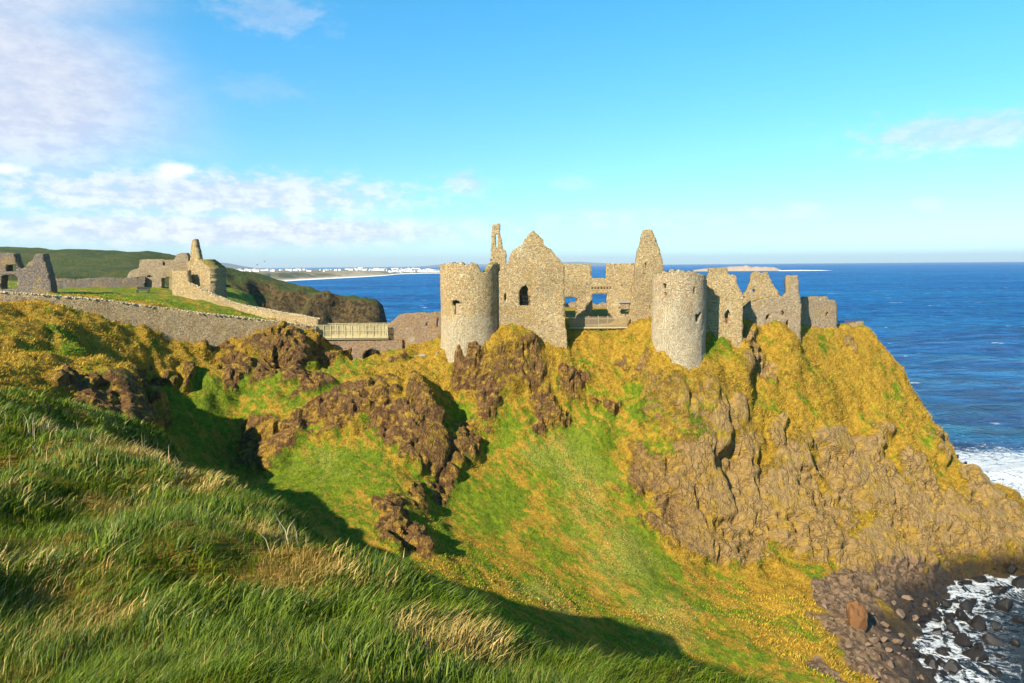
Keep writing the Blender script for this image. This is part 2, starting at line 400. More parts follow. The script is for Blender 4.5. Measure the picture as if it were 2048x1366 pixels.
# ------------------------------------------------------------------ ground materials
def fall_noise(t):
    """noise drawn out along the fall line of the slopes"""
    c = t.n('ShaderNodeCombineXYZ')
    dot = lambda v: (lambda nd: (t.put(nd.inputs[0], t.pos), t.put(nd.inputs[1], v), nd.outputs['Value'])[2])(t.n('ShaderNodeVectorMath', operation='DOT_PRODUCT'))
    t.put(c.inputs[0], dot((0.75, 0.6, 0.28))); t.put(c.inputs[1], dot((0.24, -0.26, 0.0))); t.put(c.inputs[2], dot((0.0, 0.0, 0.42)))
    return t.noise(c.outputs[0], 0.42, 5, 0.62), t.noise(c.outputs[0], 1.5, 6, 0.68)
def ground_material():
    m, t = material('turf_and_rock')
    pos = t.pos
    rock = t.attr('rock'); green = t.attr('green'); pale = t.attr('pale'); scree = t.attr('scree')
    n1 = t.noise(pos, 0.35, 5, 0.6); n2 = t.noise(pos, 1.6, 5, 0.65); n3 = t.noise(pos, 6.0, 4, 0.65)
    a1, a2 = fall_noise(t)
    # turf: golden moss and dry grass, with living green
    gold = t.mix(t.ramp(n2, 0.3, 0.72), (0.24, 0.128, 0.006), (0.48, 0.292, 0.018))
    gold = t.mix(t.ramp(n3, 0.45, 0.75), gold, (0.56, 0.34, 0.065))
    grn = t.mix(t.ramp(n2, 0.3, 0.7), (0.078, 0.138, 0.003), (0.215, 0.265, 0.005))
    gf = t.math('ADD', t.math('MULTIPLY', t.attr('green'), 0.40), t.math('MULTIPLY', t.math('SUBTRACT', a1, t.ramp(t.attr('bowl'), 0, 1, 0.55, 0.385)), 1.9))
    gf = t.math('ADD', gf, t.math('MULTIPLY', t.math('SUBTRACT', a2, 0.5), 2.6))
    turf = t.mix(t.ramp(gf, 0.0, 0.42), gold, grn)
    pf = t.math('MULTIPLY', pale, t.ramp(n3, 0.42, 0.62))
    turf = t.mix(t.math('MULTIPLY', pf, 0.75), turf, (0.44, 0.36, 0.085))
    # basalt and red-brown agglomerate
    rk = t.mix(t.ramp(n1, 0.35, 0.65), (0.075, 0.034, 0.010), (0.20, 0.098, 0.028))
    rk = t.mix(t.ramp(n2, 0.4, 0.7), rk, (0.26, 0.138, 0.042))
    far = t.attr('tan')
    rk = t.mix(t.math('MULTIPLY', far, 0.8), rk, t.mix(n2, (0.22, 0.125, 0.040), (0.58, 0.375, 0.14)))
    cr = t.voro(t.vmath('ADD', t.vmath('MULTIPLY', pos, (1, 1, .6)), t.vmath('MULTIPLY', t.noise(pos, 0.9, 4, .65, 0, 1), (1.4, 1.4, 1.4))), 0.85, 'DISTANCE_TO_EDGE')
    rk = t.mix(t.ramp(n3, 0.64, 0.72), rk, (0.52, 0.44, 0.29))                     # lichen
    moss = t.math('MAXIMUM', t.ramp(t.noise(pos, 0.8, 7, 0.72), 0.50, 0.62), t.ramp(t.noise(pos, 0.22, 7, 0.7), 0.53, 0.62))
    rk = t.mix(t.math('MULTIPLY', moss, 0.75), rk, gold)
    rf = t.math('ADD', rock, t.math('MULTIPLY', t.math('SUBTRACT', t.noise(pos, 1.1, 7, 0.75), 0.5), 1.5))
    col = t.mix(t.ramp(rf, 0.46, 0.58), turf, rk)
    sc = t.voro(pos, 2.6, 'F1', 'Color')
    sepc = t.n('ShaderNodeSeparateColor'); t.put(sepc.inputs[0], sc)
    scol = t.mix(sepc.outputs[0], (0.10, 0.058, 0.032), (0.34, 0.215, 0.115))
    sf = t.math('ADD', scree, t.math('MULTIPLY', t.math('SUBTRACT', n2, 0.5), 0.5))
    sf = t.ramp(sf, 0.4, 0.6)
    col = t.mix(sf, col, scol)
    wet = t.n('ShaderNodeSeparateXYZ'); t.put(wet.inputs[0], pos)
    wz = t.ramp(t.math('ADD', wet.outputs[2], t.math('MULTIPLY', n1, 2.0)), 2.0, 4.4, 1.0, 0.0)
    col = t.mix(t.math('MULTIPLY', wz, 0.9), col, (0.022, 0.018, 0.016))
    t.put(t.p.inputs['Base Color'], col)
    t.put(t.p.inputs['Roughness'], t.ramp(wz, 0, 1, 0.85, 0.35))
    hb = t.math('ADD', t.math('MULTIPLY', t.noise(pos, 2.2, 9, 0.76), 0.9), t.math('MULTIPLY', t.voro(t.vmath('ADD', pos, t.vmath('MULTIPLY', t.noise(pos, 1.5, 3, .6, 0, 1), (.6, .6, .6))), 1.9), t.math('MULTIPLY', rf, 0.16)))
    hb = t.math('ADD', hb, t.math('MULTIPLY', t.ramp(cr, 0.0, 0.10), t.math('MULTIPLY', t.math('MULTIPLY', t.ramp(rf, .3, .6), t.ramp(n1, .4, .6)), 0.6)))
    t.put(t.p.inputs['Normal'], t.bump(hb, 0.75, 1.0))
    return m
M_GROUND = ground_material()

# ------------------------------------------------------------------ main terrain
def relief(X, Y, Z, near=False):
    ny, nx = X.shape
    gy, gx = np.gradient(Z, Y[:, 0], X[0, :])
    nrm = np.stack([-gx, -gy, np.ones_like(Z)], -1); nrm /= np.linalg.norm(nrm, axis=-1, keepdims=True)
    v = np.stack([X, Y, Z], -1).reshape(-1, 3); n = nrm.reshape(-1, 3)
    warp = np.stack([fbm(v * 0.22, 3, s) for s in (1, 2, 3)], 1) * 2.4 + np.stack([perlin(v * 0.9, s) for s in (5, 6, 7)], 1) * 0.8
    slope = 1 - n[:, 2]
    rk = mask(v, ROCK, warp)
    st = np.clip((slope - 0.50) / 0.14, 0, 1)
    rk = np.maximum(rk, 0.62 * st)
    gr = mask(v, GREEN, warp); pa = mask(v, PALE, warp); sc = mask(v, SCREE, warp * 0.8)
    hollow = rk * np.clip(fbm(v * 0.16, 2, 40) + 0.15, -1, 1)
    if near:
        d = (fbm(v * 0.30, 3, 21) * 0.42 + fbm(v * 0.9, 3, 25) * 0.16) * np.clip((28.3 - v[:, 1]) / 2.5, 0, 1)
    else:
        vw = v + np.stack([perlin(v * 0.7, s) for s in (15, 16, 17)], 1) * 0.7
        w1, w2, k1 = worley(vw * np.array([0.50, 0.50, 0.26]), 3, True)
        w3, w4, k3 = worley(vw * np.array([1.25, 1.25, 0.75]), 4, True)
        w5, w6, k5 = worley(vw * np.array([0.21, 0.21, 0.12]), 6, True)
        crag = ridged(v * np.array([0.16, 0.16, 0.11]), 4, 31) * 0.55 + (k5 - .42) * 2.6 * np.clip((w6 - w5) / 0.16, 0, 1) + ((k1 - .5) * 0.55 + (k3 - .5) * 0.16) * (1 - 0.5 * np.clip((v[:, 0] - 12) / 14, 0, 1)) + fbm(v * 1.0, 4, 37) * 0.34
        tn = np.clip((v[:, 0] - 8) / 14, 0, 1)
        lay = v[:, 2] * 0.62 + v[:, 0] * 0.10 + fbm(v * 0.12, 3, 55) * 1.6
        fr = lay - np.floor(lay)
        crag = crag + tn * ((np.minimum(fr * 1.25, 1 - (fr - 0.8) * 5 * (fr > 0.8)) - 0.5) * 0.75 + fbm(v * np.array([.3, .3, .16]), 3, 57) * 0.9)
        crag = crag - 0.7 * np.clip(1 - (w2 - w1) / 0.10, 0, 1) - 0.5 * np.clip(1 - (w6 - w5) / 0.06, 0, 1) - 0.18 * np.clip(1 - (w4 - w3) / 0.14, 0, 1)
        streak = np.stack([v[:, 0] * 0.30 + v[:, 2] * 0.10, v[:, 1] * 0.30, v[:, 2] * 0.10 - v[:, 0] * 0.04], 1)
        turf = fbm(streak, 3, 21) * 0.9 + fbm(v * 0.9, 3, 25) * 0.26
        lump, l2 = worley(v * 1.1, 9)
        short = np.clip((26 - v[:, 2]) / 6, 0, 1) * np.clip((31 - v[:, 0]) / 7, 0, 1)
        turf = (turf + (0.5 - lump) * 0.26) * (1 - 0.62 * short)
        far = np.clip((v[:, 1] - 28.5) / 16, 0, 1)
        d = (turf * (1 - rk) + crag * 1.25 * rk + rk * 0.9) * far
        dg = np.clip(d, -1.3, 1.5).reshape(ny, nx); pd = np.pad(dg, 1, mode='edge')
        dg = (pd[1:-1, 1:-1] * 4 + pd[:-2, 1:-1] + pd[2:, 1:-1] + pd[1:-1, :-2] + pd[1:-1, 2:]) / 8
        d = dg.ravel()
        boul, b2 = worley(v * np.array([0.8, 0.8, 0.8]), 14)
        d = d * (1 - 0.7 * sc) + sc * (0.5 - boul) * 0.9
        # keep the castle's floor and the forecourt calm
        calm = np.clip(1 - np.maximum(np.abs(v[:, 0] - 20) / 34 - .9, 0) * 6, 0, 1) * np.clip((v[:, 1] - 101) / 3, 0, 1) * np.clip((141 - v[:, 1]) / 4, 0, 1)
        lawn = np.clip((v[:, 1] - 96 - (v[:, 0] + 64) * 0.30) / 5, 0, 1) * np.clip((-28 - v[:, 0]) / 3, 0, 1)
        d = d * (1 - 0.85 * calm) * (1 - 0.75 * lawn)
    v2 = v + n * d[:, None]
    tan = np.clip((v[:, 0] - 12) / 14, 0, 1)
    bowl = np.clip((26.5 - v[:, 2]) / 6, 0, 1) * np.clip((31 + fbm(v * .15, 2, 88) * 5 - v[:, 0]) / 7, 0, 1)
    lawn = np.clip((v[:, 1] - 96 - (v[:, 0] + 64) * 0.30) / 5, 0, 1) * np.clip((-28 - v[:, 0]) / 3, 0, 1)
    gul = np.clip((-20 - v[:, 0]) / 4, 0, 1) * np.clip((v[:, 1] - 72) / 4, 0, 1) * np.clip((30 - v[:, 2]) / 3, 0, 1)
    bowl = np.maximum(np.maximum(bowl, gul), lawn); gr = np.maximum(gr, lawn * 0.5)
    cav = d
    return v2, dict(rock=rk, green=gr, pale=pa, scree=sc, tan=tan, bowl=bowl)
def terrain(name, xs, ys, near=False, drop=0.0):
    X, Y = np.meshgrid(xs, ys)
    Z = H(X, Y) - drop
    v, at = relief(X, Y, Z, near)
    S = v.reshape(*X.shape, 3)
    o = grid_mesh(name, S[..., 0], S[..., 1], S[..., 2], M_GROUND, at)
    rk = at['rock'].reshape(X.shape)[:-1, :-1].ravel() + at['scree'].reshape(X.shape)[:-1, :-1].ravel()
    o.data.polygons.foreach_set('use_smooth', rk < 0.5)
    return o, S, at
xs = np.concatenate([np.arange(-125, -78, 0.8), np.arange(-78, 86, 0.27), np.arange(86, 121, 0.9)])
ys = np.concatenate([np.arange(27.5, 52, 0.6), np.arange(52, 112, 0.25), np.arange(112, 184, 0.8)])
headland, HS, HA = terrain('headland', xs, ys)
xs = np.concatenate([np.arange(-60, -30, 0.6), np.arange(-30, 12, 0.12), np.arange(12, 60, 1.0)])
ys = np.concatenate([np.arange(-13.5, 2, 0.5), np.arange(2, 28.8, 0.12)])
cliff_top, NS, NA = terrain('cliff_top', xs, ys, True)

# ------------------------------------------------------------------ sea
def sea_material():
    m, t = material('sea_water')
    pos = t.pos
    shore = t.attr('shore')
    n1 = t.noise(t.vmath('MULTIPLY', pos, (0.25, 1.0, 1)), 0.006, 5, 0.6)
    n2 = t.noise(t.vmath('MULTIPLY', pos, (0.5, 1.0, 1)), 0.05, 5, 0.65)
    deep = t.mix(t.ramp(n1, 0.35, 0.65), (0.003, 0.085, 0.31), (0.010, 0.19, 0.46))
    deep = t.mix(t.ramp(n2, 0.5, 0.72), deep, (0.020, 0.17, 0.26))
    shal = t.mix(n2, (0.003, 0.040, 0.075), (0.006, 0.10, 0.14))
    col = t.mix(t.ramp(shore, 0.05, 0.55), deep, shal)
    col = t.mix(t.math('MULTIPLY', t.attr('swell'), 0.75), col, (0.010, 0.17, 0.18))
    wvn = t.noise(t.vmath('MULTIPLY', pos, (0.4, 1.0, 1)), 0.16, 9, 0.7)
    col = t.mix(t.ramp(t.math('ADD', t.math('MULTIPLY', wvn, 0.6), t.math('MULTIPLY', t.noise(t.vmath('MULTIPLY', pos, (0.3, 1.0, 1)), 0.035, 9, 0.75), 0.4)), 0.41, 0.59), t.mix(0.60, col, (0.0005, 0.014, 0.08)), t.mix(0.35, col, (0.02, 0.24, 0.52)))  # lighter translucent crests and the shade of wave faces, painted into the colour
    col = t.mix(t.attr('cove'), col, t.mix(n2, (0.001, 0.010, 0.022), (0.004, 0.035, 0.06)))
    # foam: lacy streaks close to the rocks, a few white caps further out
    lace = t.math('SUBTRACT', 0.5, t.math('ABSOLUTE', t.math('SUBTRACT', t.noise(pos, 0.30, 7, 0.72, 1.4), 0.5)))
    lace2 = t.noise(pos, 0.8, 6, 0.75, 0.8)
    fo = t.math('ADD', t.math('MULTIPLY', shore, 0.62), t.math('MULTIPLY', t.math('SUBTRACT', lace, 0.43), 5.0))
    fo = t.math('ADD', fo, t.math('MULTIPLY', t.math('SUBTRACT', lace2, 0.5), 0.9))
    fo = t.math('SUBTRACT', fo, t.ramp(shore, 0.02, 0.35, 0.8, 0.0))
    fo = t.math('ADD', fo, t.math('MULTIPLY', t.attr('cove'), 0.16))
    foam = t.ramp(fo, 0.72, 1.02)
    cap = t.noise(t.vmath('MULTIPLY', pos, (0.35, 1.0, 1)), 0.075, 6, 0.72)
    caps = t.ramp(cap, 0.640, 0.668)
    foam = t.math('MAXIMUM', foam, t.math('MULTIPLY', caps, 0.85))
    foam = t.math('MAXIMUM', foam, t.ramp(t.math('ADD', t.attr('surf'), t.math('ADD', t.math('MULTIPLY', t.math('SUBTRACT', lace2, 0.5), 2.2), t.math('MULTIPLY', t.math('SUBTRACT', lace, 0.45), 4.0))), 0.40, 0.85))
    col = t.mix(foam, col, (0.82, 0.84, 0.85))
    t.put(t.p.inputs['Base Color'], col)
    t.put(t.p.inputs['Roughness'], t.ramp(foam, 0, 1, 0.22, 0.9))
    t.p.inputs['IOR'].default_value = 1.33
    t.p.inputs['Specular IOR Level'].default_value = 0.07
    wv = t.vmath('MULTIPLY', pos, (0.55, 1.0, 1))
    h = t.math('ADD', t.math('MULTIPLY', t.noise(wv, 0.13, 9, 0.68), 4.5), t.math('MULTIPLY', t.noise(wv, 1.3, 5, 0.65), 0.5))
    nb = t.bump(h, 1.6, 1.0)
    df = t.n('ShaderNodeBsdfDiffuse'); t.put(df.inputs[0], col); t.put(df.inputs['Normal'], nb)
    gl = t.n('ShaderNodeBsdfGlossy'); gl.inputs['Roughness'].default_value = 0.25; t.put(gl.inputs['Normal'], nb)
    mx = t.n('ShaderNodeMixShader'); t.put(mx.inputs[0], t.ramp(foam, 0, 1, 0.07, 0.0))
    t.t.links.new(df.outputs[0], mx.inputs[1]); t.t.links.new(gl.outputs[0], mx.inputs[2]); t.t.links.new(mx.outputs[0], t.out.inputs[0])
    return m
azs = np.radians(np.concatenate([np.arange(-180, -48, 6), np.arange(-48, 52, 0.2), np.arange(52, 181, 6)]))
rs = 38 * np.exp(np.linspace(0, math.log(34000 / 38), 330))
A_, R_ = np.meshgrid(azs, rs)
SX, SY = R_ * np.sin(A_), R_ * np.cos(A_)
sv = np.stack([SX, SY, SX * 0], -1).reshape(-1, 3)
damp = np.clip(1 - (R_.ravel() - 60) / 900, 0, 1)
dirw = np.array([-0.28, -0.96])
ph = sv[:, 0] * dirw[0] + sv[:, 1] * dirw[1] + fbm(sv * 0.02, 3, 71) * 9
swell = (0.5 + 0.5 * np.cos(ph * 2 * PI / 38)) ** 2.2 * 2.0
sz = (swell + fbm(sv * np.array([0.06, 0.12, 1]), 4, 61) * 0.8) * damp - 0.35
inside = (sv[:, 0] > -130) & (sv[:, 0] < 120) & (sv[:, 1] > -13) & (sv[:, 1] < 184)
depth = np.where(inside, hz(sv[:, 0], sv[:, 1]), -6)
# nearness to the rocks from a blurred land mask
land = (TZ > -0.6).astype(float)
def blur(a, n):
    for _ in range(n):
        p = np.pad(a, 1, mode='edge')
        a = (p[1:-1, 1:-1] * 2 + p[:-2, 1:-1] + p[2:, 1:-1] + p[1:-1, :-2] + p[1:-1, 2:]) / 6
    return a
near_land = blur(land, 260)
def lk(tab, x, y):
    i = np.clip(((x - TX[0]) / 0.75).astype(int), 0, len(TX) - 1); j = np.clip(((y - TY[0]) / 0.75).astype(int), 0, len(TY) - 1)
    return tab[j, i]
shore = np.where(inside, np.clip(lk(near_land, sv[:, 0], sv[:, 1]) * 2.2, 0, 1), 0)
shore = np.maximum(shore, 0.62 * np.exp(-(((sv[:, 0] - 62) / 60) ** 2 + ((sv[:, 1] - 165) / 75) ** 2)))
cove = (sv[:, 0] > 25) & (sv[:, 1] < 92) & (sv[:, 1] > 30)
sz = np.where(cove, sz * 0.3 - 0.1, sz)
# breaker running in towards the headland
surf = np.exp(-(np.abs(sv[:, 1] - (139 - 0.30 * (sv[:, 0] - 80))) / 21) ** 3) * np.clip((sv[:, 0] - 55) / 16, 0, 1) * inside
surf = np.maximum(surf, np.exp(-(np.abs(sv[:, 1] - (139 - 0.30 * (sv[:, 0] - 80))) / 21) ** 3) * (sv[:, 0] >= 118) * (sv[:, 0] < 320))
M_SEA = sea_material()
far_foam = np.zeros(len(sv))
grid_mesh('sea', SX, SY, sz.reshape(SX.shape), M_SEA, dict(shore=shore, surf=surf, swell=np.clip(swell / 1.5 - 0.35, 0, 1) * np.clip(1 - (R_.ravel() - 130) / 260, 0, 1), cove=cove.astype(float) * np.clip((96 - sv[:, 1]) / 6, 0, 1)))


# ------------------------------------------------------------------ masonry
def stone_material(name, lo, hi, mortar, scale=4.3, pale_z=None, red=0.0):
    m, t = material(name)
    pos = t.vmath('ADD', t.vmath('MULTIPLY', t.pos, (1.0, 1.0, 2.0)), t.vmath('MULTIPLY', t.noise(t.pos, 1.5, 2, 0.5, 0, 1), (0.35, 0.35, 0.35)))
    edge = t.voro(pos, scale, 'DISTANCE_TO_EDGE', 'Distance', 0.8)
    cell = t.n('ShaderNodeSeparateColor'); t.put(cell.inputs[0], t.voro(pos, scale, 'F1', 'Color', 0.8))
    n1 = t.noise(t.pos, 0.45, 4, 0.6); n2 = t.noise(t.pos, 7.0, 3, 0.6)
    c = t.mix(cell.outputs[0], lo, hi)
    c = t.mix(t.ramp(cell.outputs[1], 0.72, 0.9), c, (0.42, 0.22, 0.09))
    c = t.mix(t.ramp(cell.outputs[2], 0.86, 0.97), c, (0.19, 0.14, 0.10))
    c = t.mix(t.math('MULTIPLY', t.ramp(n2, 0.45, 0.75), 0.5), c, mortar)
    c = t.mix(t.ramp(edge, 0.10, 0.03), c, t.mix(0.55, c, mortar))
    stain = t.ramp(n1, 0.50, 0.68)
    c = t.mix(t.math('MULTIPLY', stain, 0.55), c, (0.50, 0.33, 0.11))             # ochre lichen
    if pale_z is not None:                                                        # remains of pale render low down
        sx = t.n('ShaderNodeSeparateXYZ'); t.put(sx.inputs[0], t.pos)
        zz = t.math('ADD', sx.outputs[2], t.math('MULTIPLY', t.math('SUBTRACT', n1, 0.5), 6.0))
        c = t.mix(t.ramp(zz, pale_z + 1.5, pale_z - 1.5, 0, 0.62), c, (0.62, 0.52, 0.35))
    if red:
        c = t.mix(red, c, (0.27, 0.13, 0.075))
    big = t.noise(t.pos, 0.16, 5, 0.65)
    c = t.mix(t.ramp(big, 0.48, 0.66, 0, 0.5), c, t.mix(0.55, c, (0.20, 0.14, 0.075)))
    c = t.mix(t.ramp(t.noise(t.vmath('MULTIPLY', t.pos, (1, 1, .35)), 0.5, 6, 0.7), 0.56, 0.70, 0, 0.55), c, mortar)
    ng = t.n('ShaderNodeSeparateXYZ'); t.put(ng.inputs[0], t.n('ShaderNodeNewGeometry').outputs['True Normal'])
    mt = t.math('MULTIPLY', t.ramp(ng.outputs[2], 0.35, 0.75), t.ramp(n2, 0.3, 0.5))
    c = t.mix(mt, c, t.mix(n2, (0.16, 0.13, 0.02), (0.38, 0.28, 0.05)))
    t.put(t.p.inputs['Base Color'], c)
    h = t.math('ADD', t.ramp(edge, 0.0, 0.16), t.math('MULTIPLY', n2, 0.5))
    h = t.math('ADD', h, t.math('MULTIPLY', cell.outputs[0], 0.6))
    t.put(t.p.inputs['Normal'], t.bump(h, 0.22, 1.0))
    return m
TAN = ((0.44, 0.29, 0.115), (0.70, 0.505, 0.235), (0.76, 0.62, 0.37))
GREY = ((0.30, 0.215, 0.12), (0.55, 0.41, 0.245), (0.62, 0.51, 0.36))
M_TAN = stone_material('tan_rubble_masonry', *TAN)
M_TOWER = stone_material('drum_tower_masonry', *TAN, pale_z=34.5)
M_TOWER2 = stone_material('pale_drum_tower_masonry', (0.42, 0.30, 0.155), (0.66, 0.51, 0.30), (0.72, 0.60, 0.40), pale_z=36.0)
M_GREY = stone_material('grey_rubble_masonry', *GREY)
M_RED = stone_material('reddish_rubble_masonry', *GREY, red=0.35)
M_FOREC = stone_material('forecourt_wall_masonry', (0.46, 0.30, 0.135), (0.74, 0.53, 0.27), (0.78, 0.62, 0.38), scale=4.6)
M_FARGREY = stone_material('dark_grey_masonry', (0.11, 0.09, 0.075), (0.27, 0.22, 0.175), (0.40, 0.36, 0.31))

def inside_poly(x, y, poly):
    r = np.zeros(x.shape, bool)
    n = len(poly)
    for i in range(n):
        x0, y0 = poly[i]; x1, y1 = poly[(i + 1) % n]
        c = ((y0 > y) != (y1 > y)) & (x < (x1 - x0) * (y - y0) / (y1 - y0 + 1e-12) + x0)
        r ^= c
    return r
def nearest_on(polys, x, y):
    bx, by, bd = x.copy(), y.copy(), np.full(x.shape, 1e9)
    for poly in polys:
        n = len(poly)
        for i in range(n):
            x0, y0 = poly[i]; x1, y1 = poly[(i + 1) % n]
            dx, dy = x1 - x0, y1 - y0; L = dx * dx + dy * dy + 1e-12
            t = np.clip(((x - x0) * dx + (y - y0) * dy) / L, 0, 1)
            qx, qy = x0 + t * dx, y0 + t * dy
            d = np.hypot(qx - x, qy - y); m = d < bd
            bx = np.where(m, qx, bx); by = np.where(m, qy, by); bd = np.where(m, d, bd)
    return bx, by, bd
def masonry(name, polys, holes, place, thick, mat, cell=0.25, wrap=None, seed=0, rough=0.055):
    """a solid wall cut to an outline in (s, z); place(s, z, depth) -> xyz. Openings go right through."""
    allp = [np.array(p, float) for p in polys] + [np.array(h, float) for h in holes]
    mn = np.min([p.min(0) for p in allp[:len(polys)]], 0); mx = np.max([p.max(0) for p in allp[:len(polys)]], 0)
    if wrap:
        ns = int(round(wrap / cell)); cs = wrap / ns; s = np.arange(ns + 1) * cs
    else:
        cs = cell; s = np.arange(mn[0] - cs, mx[0] + 2 * cs, cs); ns = len(s) - 1
    z = np.arange(mn[1] - cell, mx[1] + 2 * cell, cell); nz = len(z) - 1
    S, Z = np.meshgrid(s, z)
    cx, cz = (S[:-1, :-1] + cs / 2), (Z[:-1, :-1] + cell / 2)
    ins = np.zeros(cx.shape, bool)
    for p in polys: ins |= inside_poly(cx, cz, p)
    for h in holes: ins &= ~inside_poly(cx, cz, h)
    bx, bz, bd = nearest_on(allp, S, Z)
    sn = bd < 0.72 * cs
    if wrap:
        sn[:, 0] = False; sn[:, -1] = False
        ins_w = np.c_[ins, ins[:, :1]]
    S2 = np.where(sn, bx, S); Z2 = np.where(sn, bz, Z)
    q = np.stack([S2.ravel(), Z2.ravel(), np.full(S2.size, seed * 7.7)], 1)
    j1 = perlin(q * 2.3, seed) * 0.09; j2 = perlin(q * 2.3, seed + 5) * 0.09
    if wrap:
        J1, J2 = j1.reshape(S2.shape), j2.reshape(S2.shape)
        J1[:, -1] = J1[:, 0]; J2[:, -1] = J2[:, 0]
        j1, j2 = J1.ravel(), J2.ravel()
    S3 = S2.ravel() + j1; Z3 = Z2.ravel() + j2
    rel = (perlin(q * 2.9, seed + 9) + 0.6 * perlin(q * 1.1, seed + 8)) * rough
    if wrap:
        R = rel.reshape(S2.shape); R[:, -1] = R[:, 0]; rel = R.ravel()
    vf = place(S3, Z3, rel * 1.0)
    vb = place(S3, Z3, thick + rel)
    n = S2.size; nx = ns + 1
    idx = lambda r, c: r * nx + c
    rr, cc = np.nonzero(ins)
    if wrap:
        c1 = (cc + 1) % ns
    else:
        c1 = cc + 1
    a, b, c, d = idx(rr, cc), idx(rr, c1), idx(rr + 1, c1), idx(rr + 1, cc)
    faces = [np.stack([a, b, c, d], 1), np.stack([a, d, c, b], 1) + n]
    def nb(dr, dc):
        r2, c2 = rr + dr, cc + dc
        if wrap: c2 = c2 % ns
        ok = (r2 >= 0) & (r2 < nz) & (c2 >= 0) & (c2 < ns)
        o = np.zeros(len(rr), bool); o[ok] = ins[r2[ok], c2[ok]]
        return ~o
    for (dr, dc, p, q_) in ((-1, 0, a, b), (1, 0, c, d), (0, -1, d, a), (0, 1, b, c)):
        k = nb(dr, dc)
        faces.append(np.stack([q_[k], p[k], p[k] + n, q_[k] + n], 1))
    f = np.concatenate(faces)
    v = np.concatenate([vf, vb])
    used = np.unique(f); remap = np.zeros(len(v), np.int64); remap[used] = np.arange(len(used))
    return raw_mesh(name, v[used], remap[f], mat)
def plane_place(A, B):
    A = np.array(A); u = np.array(B) - A; u = u / np.hypot(*u); nrm = np.array([-u[1], u[0]])   # away from viewer
    if nrm[1] < 0: nrm = -nrm
    return lambda s, z, d: np.stack([A[0] + u[0] * s + nrm[0] * d, A[1] + u[1] * s + nrm[1] * d, z], 1)
def xy(px, Y, py=600):
    p = P(px, py, Y); return (p[0], p[1])
def rough_line(pts, seed, amp=2.2, step=5.0, closed_tail=0):
    """break long photo-outline edges into short uneven ones"""
    r = random.Random(seed); out = []
    n = len(pts)
    for i in range(n):
        (x0, y0), (x1, y1) = pts[i], pts[(i + 1) % n]
        out.append((x0, y0))
        L = math.hypot(x1 - x0, y1 - y0)
        if y0 > 640 and y1 > 640 and abs(x1 - x0) > 3: continue      # buried foot
        k = int(L / step)
        for j in range(1, k):
            t = j / k
            out.append((x0 + (x1 - x0) * t + r.uniform(-amp, amp) * .45, y0 + (y1 - y0) * t + r.uniform(-amp, amp) * .6))
    return out
def ruin_wall(name, a, b, outline, holes, thick, mat, seed=0, amp=2.0, cell=0.25):
    """a, b = (pixel column, distance) of the wall's two ends in plan; outline and holes in photo pixels on its face"""
    A, B = xy(*a), xy(*b)
    tr = lambda pl: [on_plane(px, py, A, B) for px, py in pl]
    return masonry(name, [tr(rough_line(outline, seed, amp))], [tr(h) for h in holes], plane_place(A, B), thick, mat, cell, seed=seed)
def rect(x0, y0, x1, y1): return [(x0, y1), (x0, y0), (x1, y0), (x1, y1)]
def single(o, label, cat, group=None):
    """move a one-mesh thing's origin to its base"""
    me = o.data
    n = len(me.vertices); co = np.empty(n * 3, np.float32); me.vertices.foreach_get('co', co); co = co.reshape(-1, 3)
    c = np.array([co[:, 0].mean(), co[:, 1].mean(), co[:, 2].min()])
    me.vertices.foreach_set('co', (co - c).astype(np.float32).ravel()); me.update()
    o.location = c
    return tag(o, label, cat, group)
def boxes_mesh(name, items, mat, parent=None, bevel=0.0):
    """items: (centre, size, rotation matrix or None) joined in one part"""
    bm = bmesh.new()
    for c, s, R in items:
        g = bmesh.ops.create_cube(bm, size=1.0)['verts']
        for v in g:
            p = Vector((v.co.x * s[0], v.co.y * s[1], v.co.z * s[2]))
            v.co = (R @ p if R is not None else p) + Vector(c)
    if bevel: bmesh.ops.bevel(bm, geom=bm.edges[:], offset=bevel, segments=1, affect='EDGES')
    me = bpy.data.meshes.new(name); bm.to_mesh(me); bm.free(); me.materials.append(mat)
    o = bpy.data.objects.new(name, me); COL.objects.link(o)
    if parent is not None: adopt(o, parent)
    return o
def plain(name, col, rough=0.8, vary=0.25, scale=6.0):
    m, t = material(name)
    n = t.noise(t.pos, scale, 5, 0.65)
    t.put(t.p.inputs['Base Color'], t.mix(n, tuple(c * (1 - vary) for c in col), tuple(min(1, c * (1 + vary)) for c in col)))
    t.p.inputs['Roughness'].default_value = rough
    return m
M_IRON = plain('black_iron', (0.02, 0.02, 0.022), 0.5)
M_WOOD = plain('weathered_grey_wood', (0.34, 0.25, 0.15), 0.85)
M_RAILW = plain('pale_softwood', (0.38, 0.31, 0.16), 0.8, 0.3, 2.0)
M_BRICK = plain('red_brick_infill', (0.24, 0.085, 0.045), 0.9, 0.35, 12)
M_SLAB = plain('grey_slab_rock', (0.26, 0.24, 0.22), 0.85, 0.35, 2.5)
M_TURFCAP = plain('grass_on_wall_top', (0.22, 0.19, 0.03), 0.95, 0.5, 3)
M_DARKROCK = plain('wet_black_basalt', (0.014, 0.012, 0.011), 0.5, 0.6, 3)
M_ORANGE = plain('orange_brown_boulder_rock', (0.15, 0.068, 0.024), 0.85, 0.4, 1.4)
M_BROWN = plain('brown_boulder_rock', (0.15, 0.10, 0.065), 0.85, 0.45, 1.6)

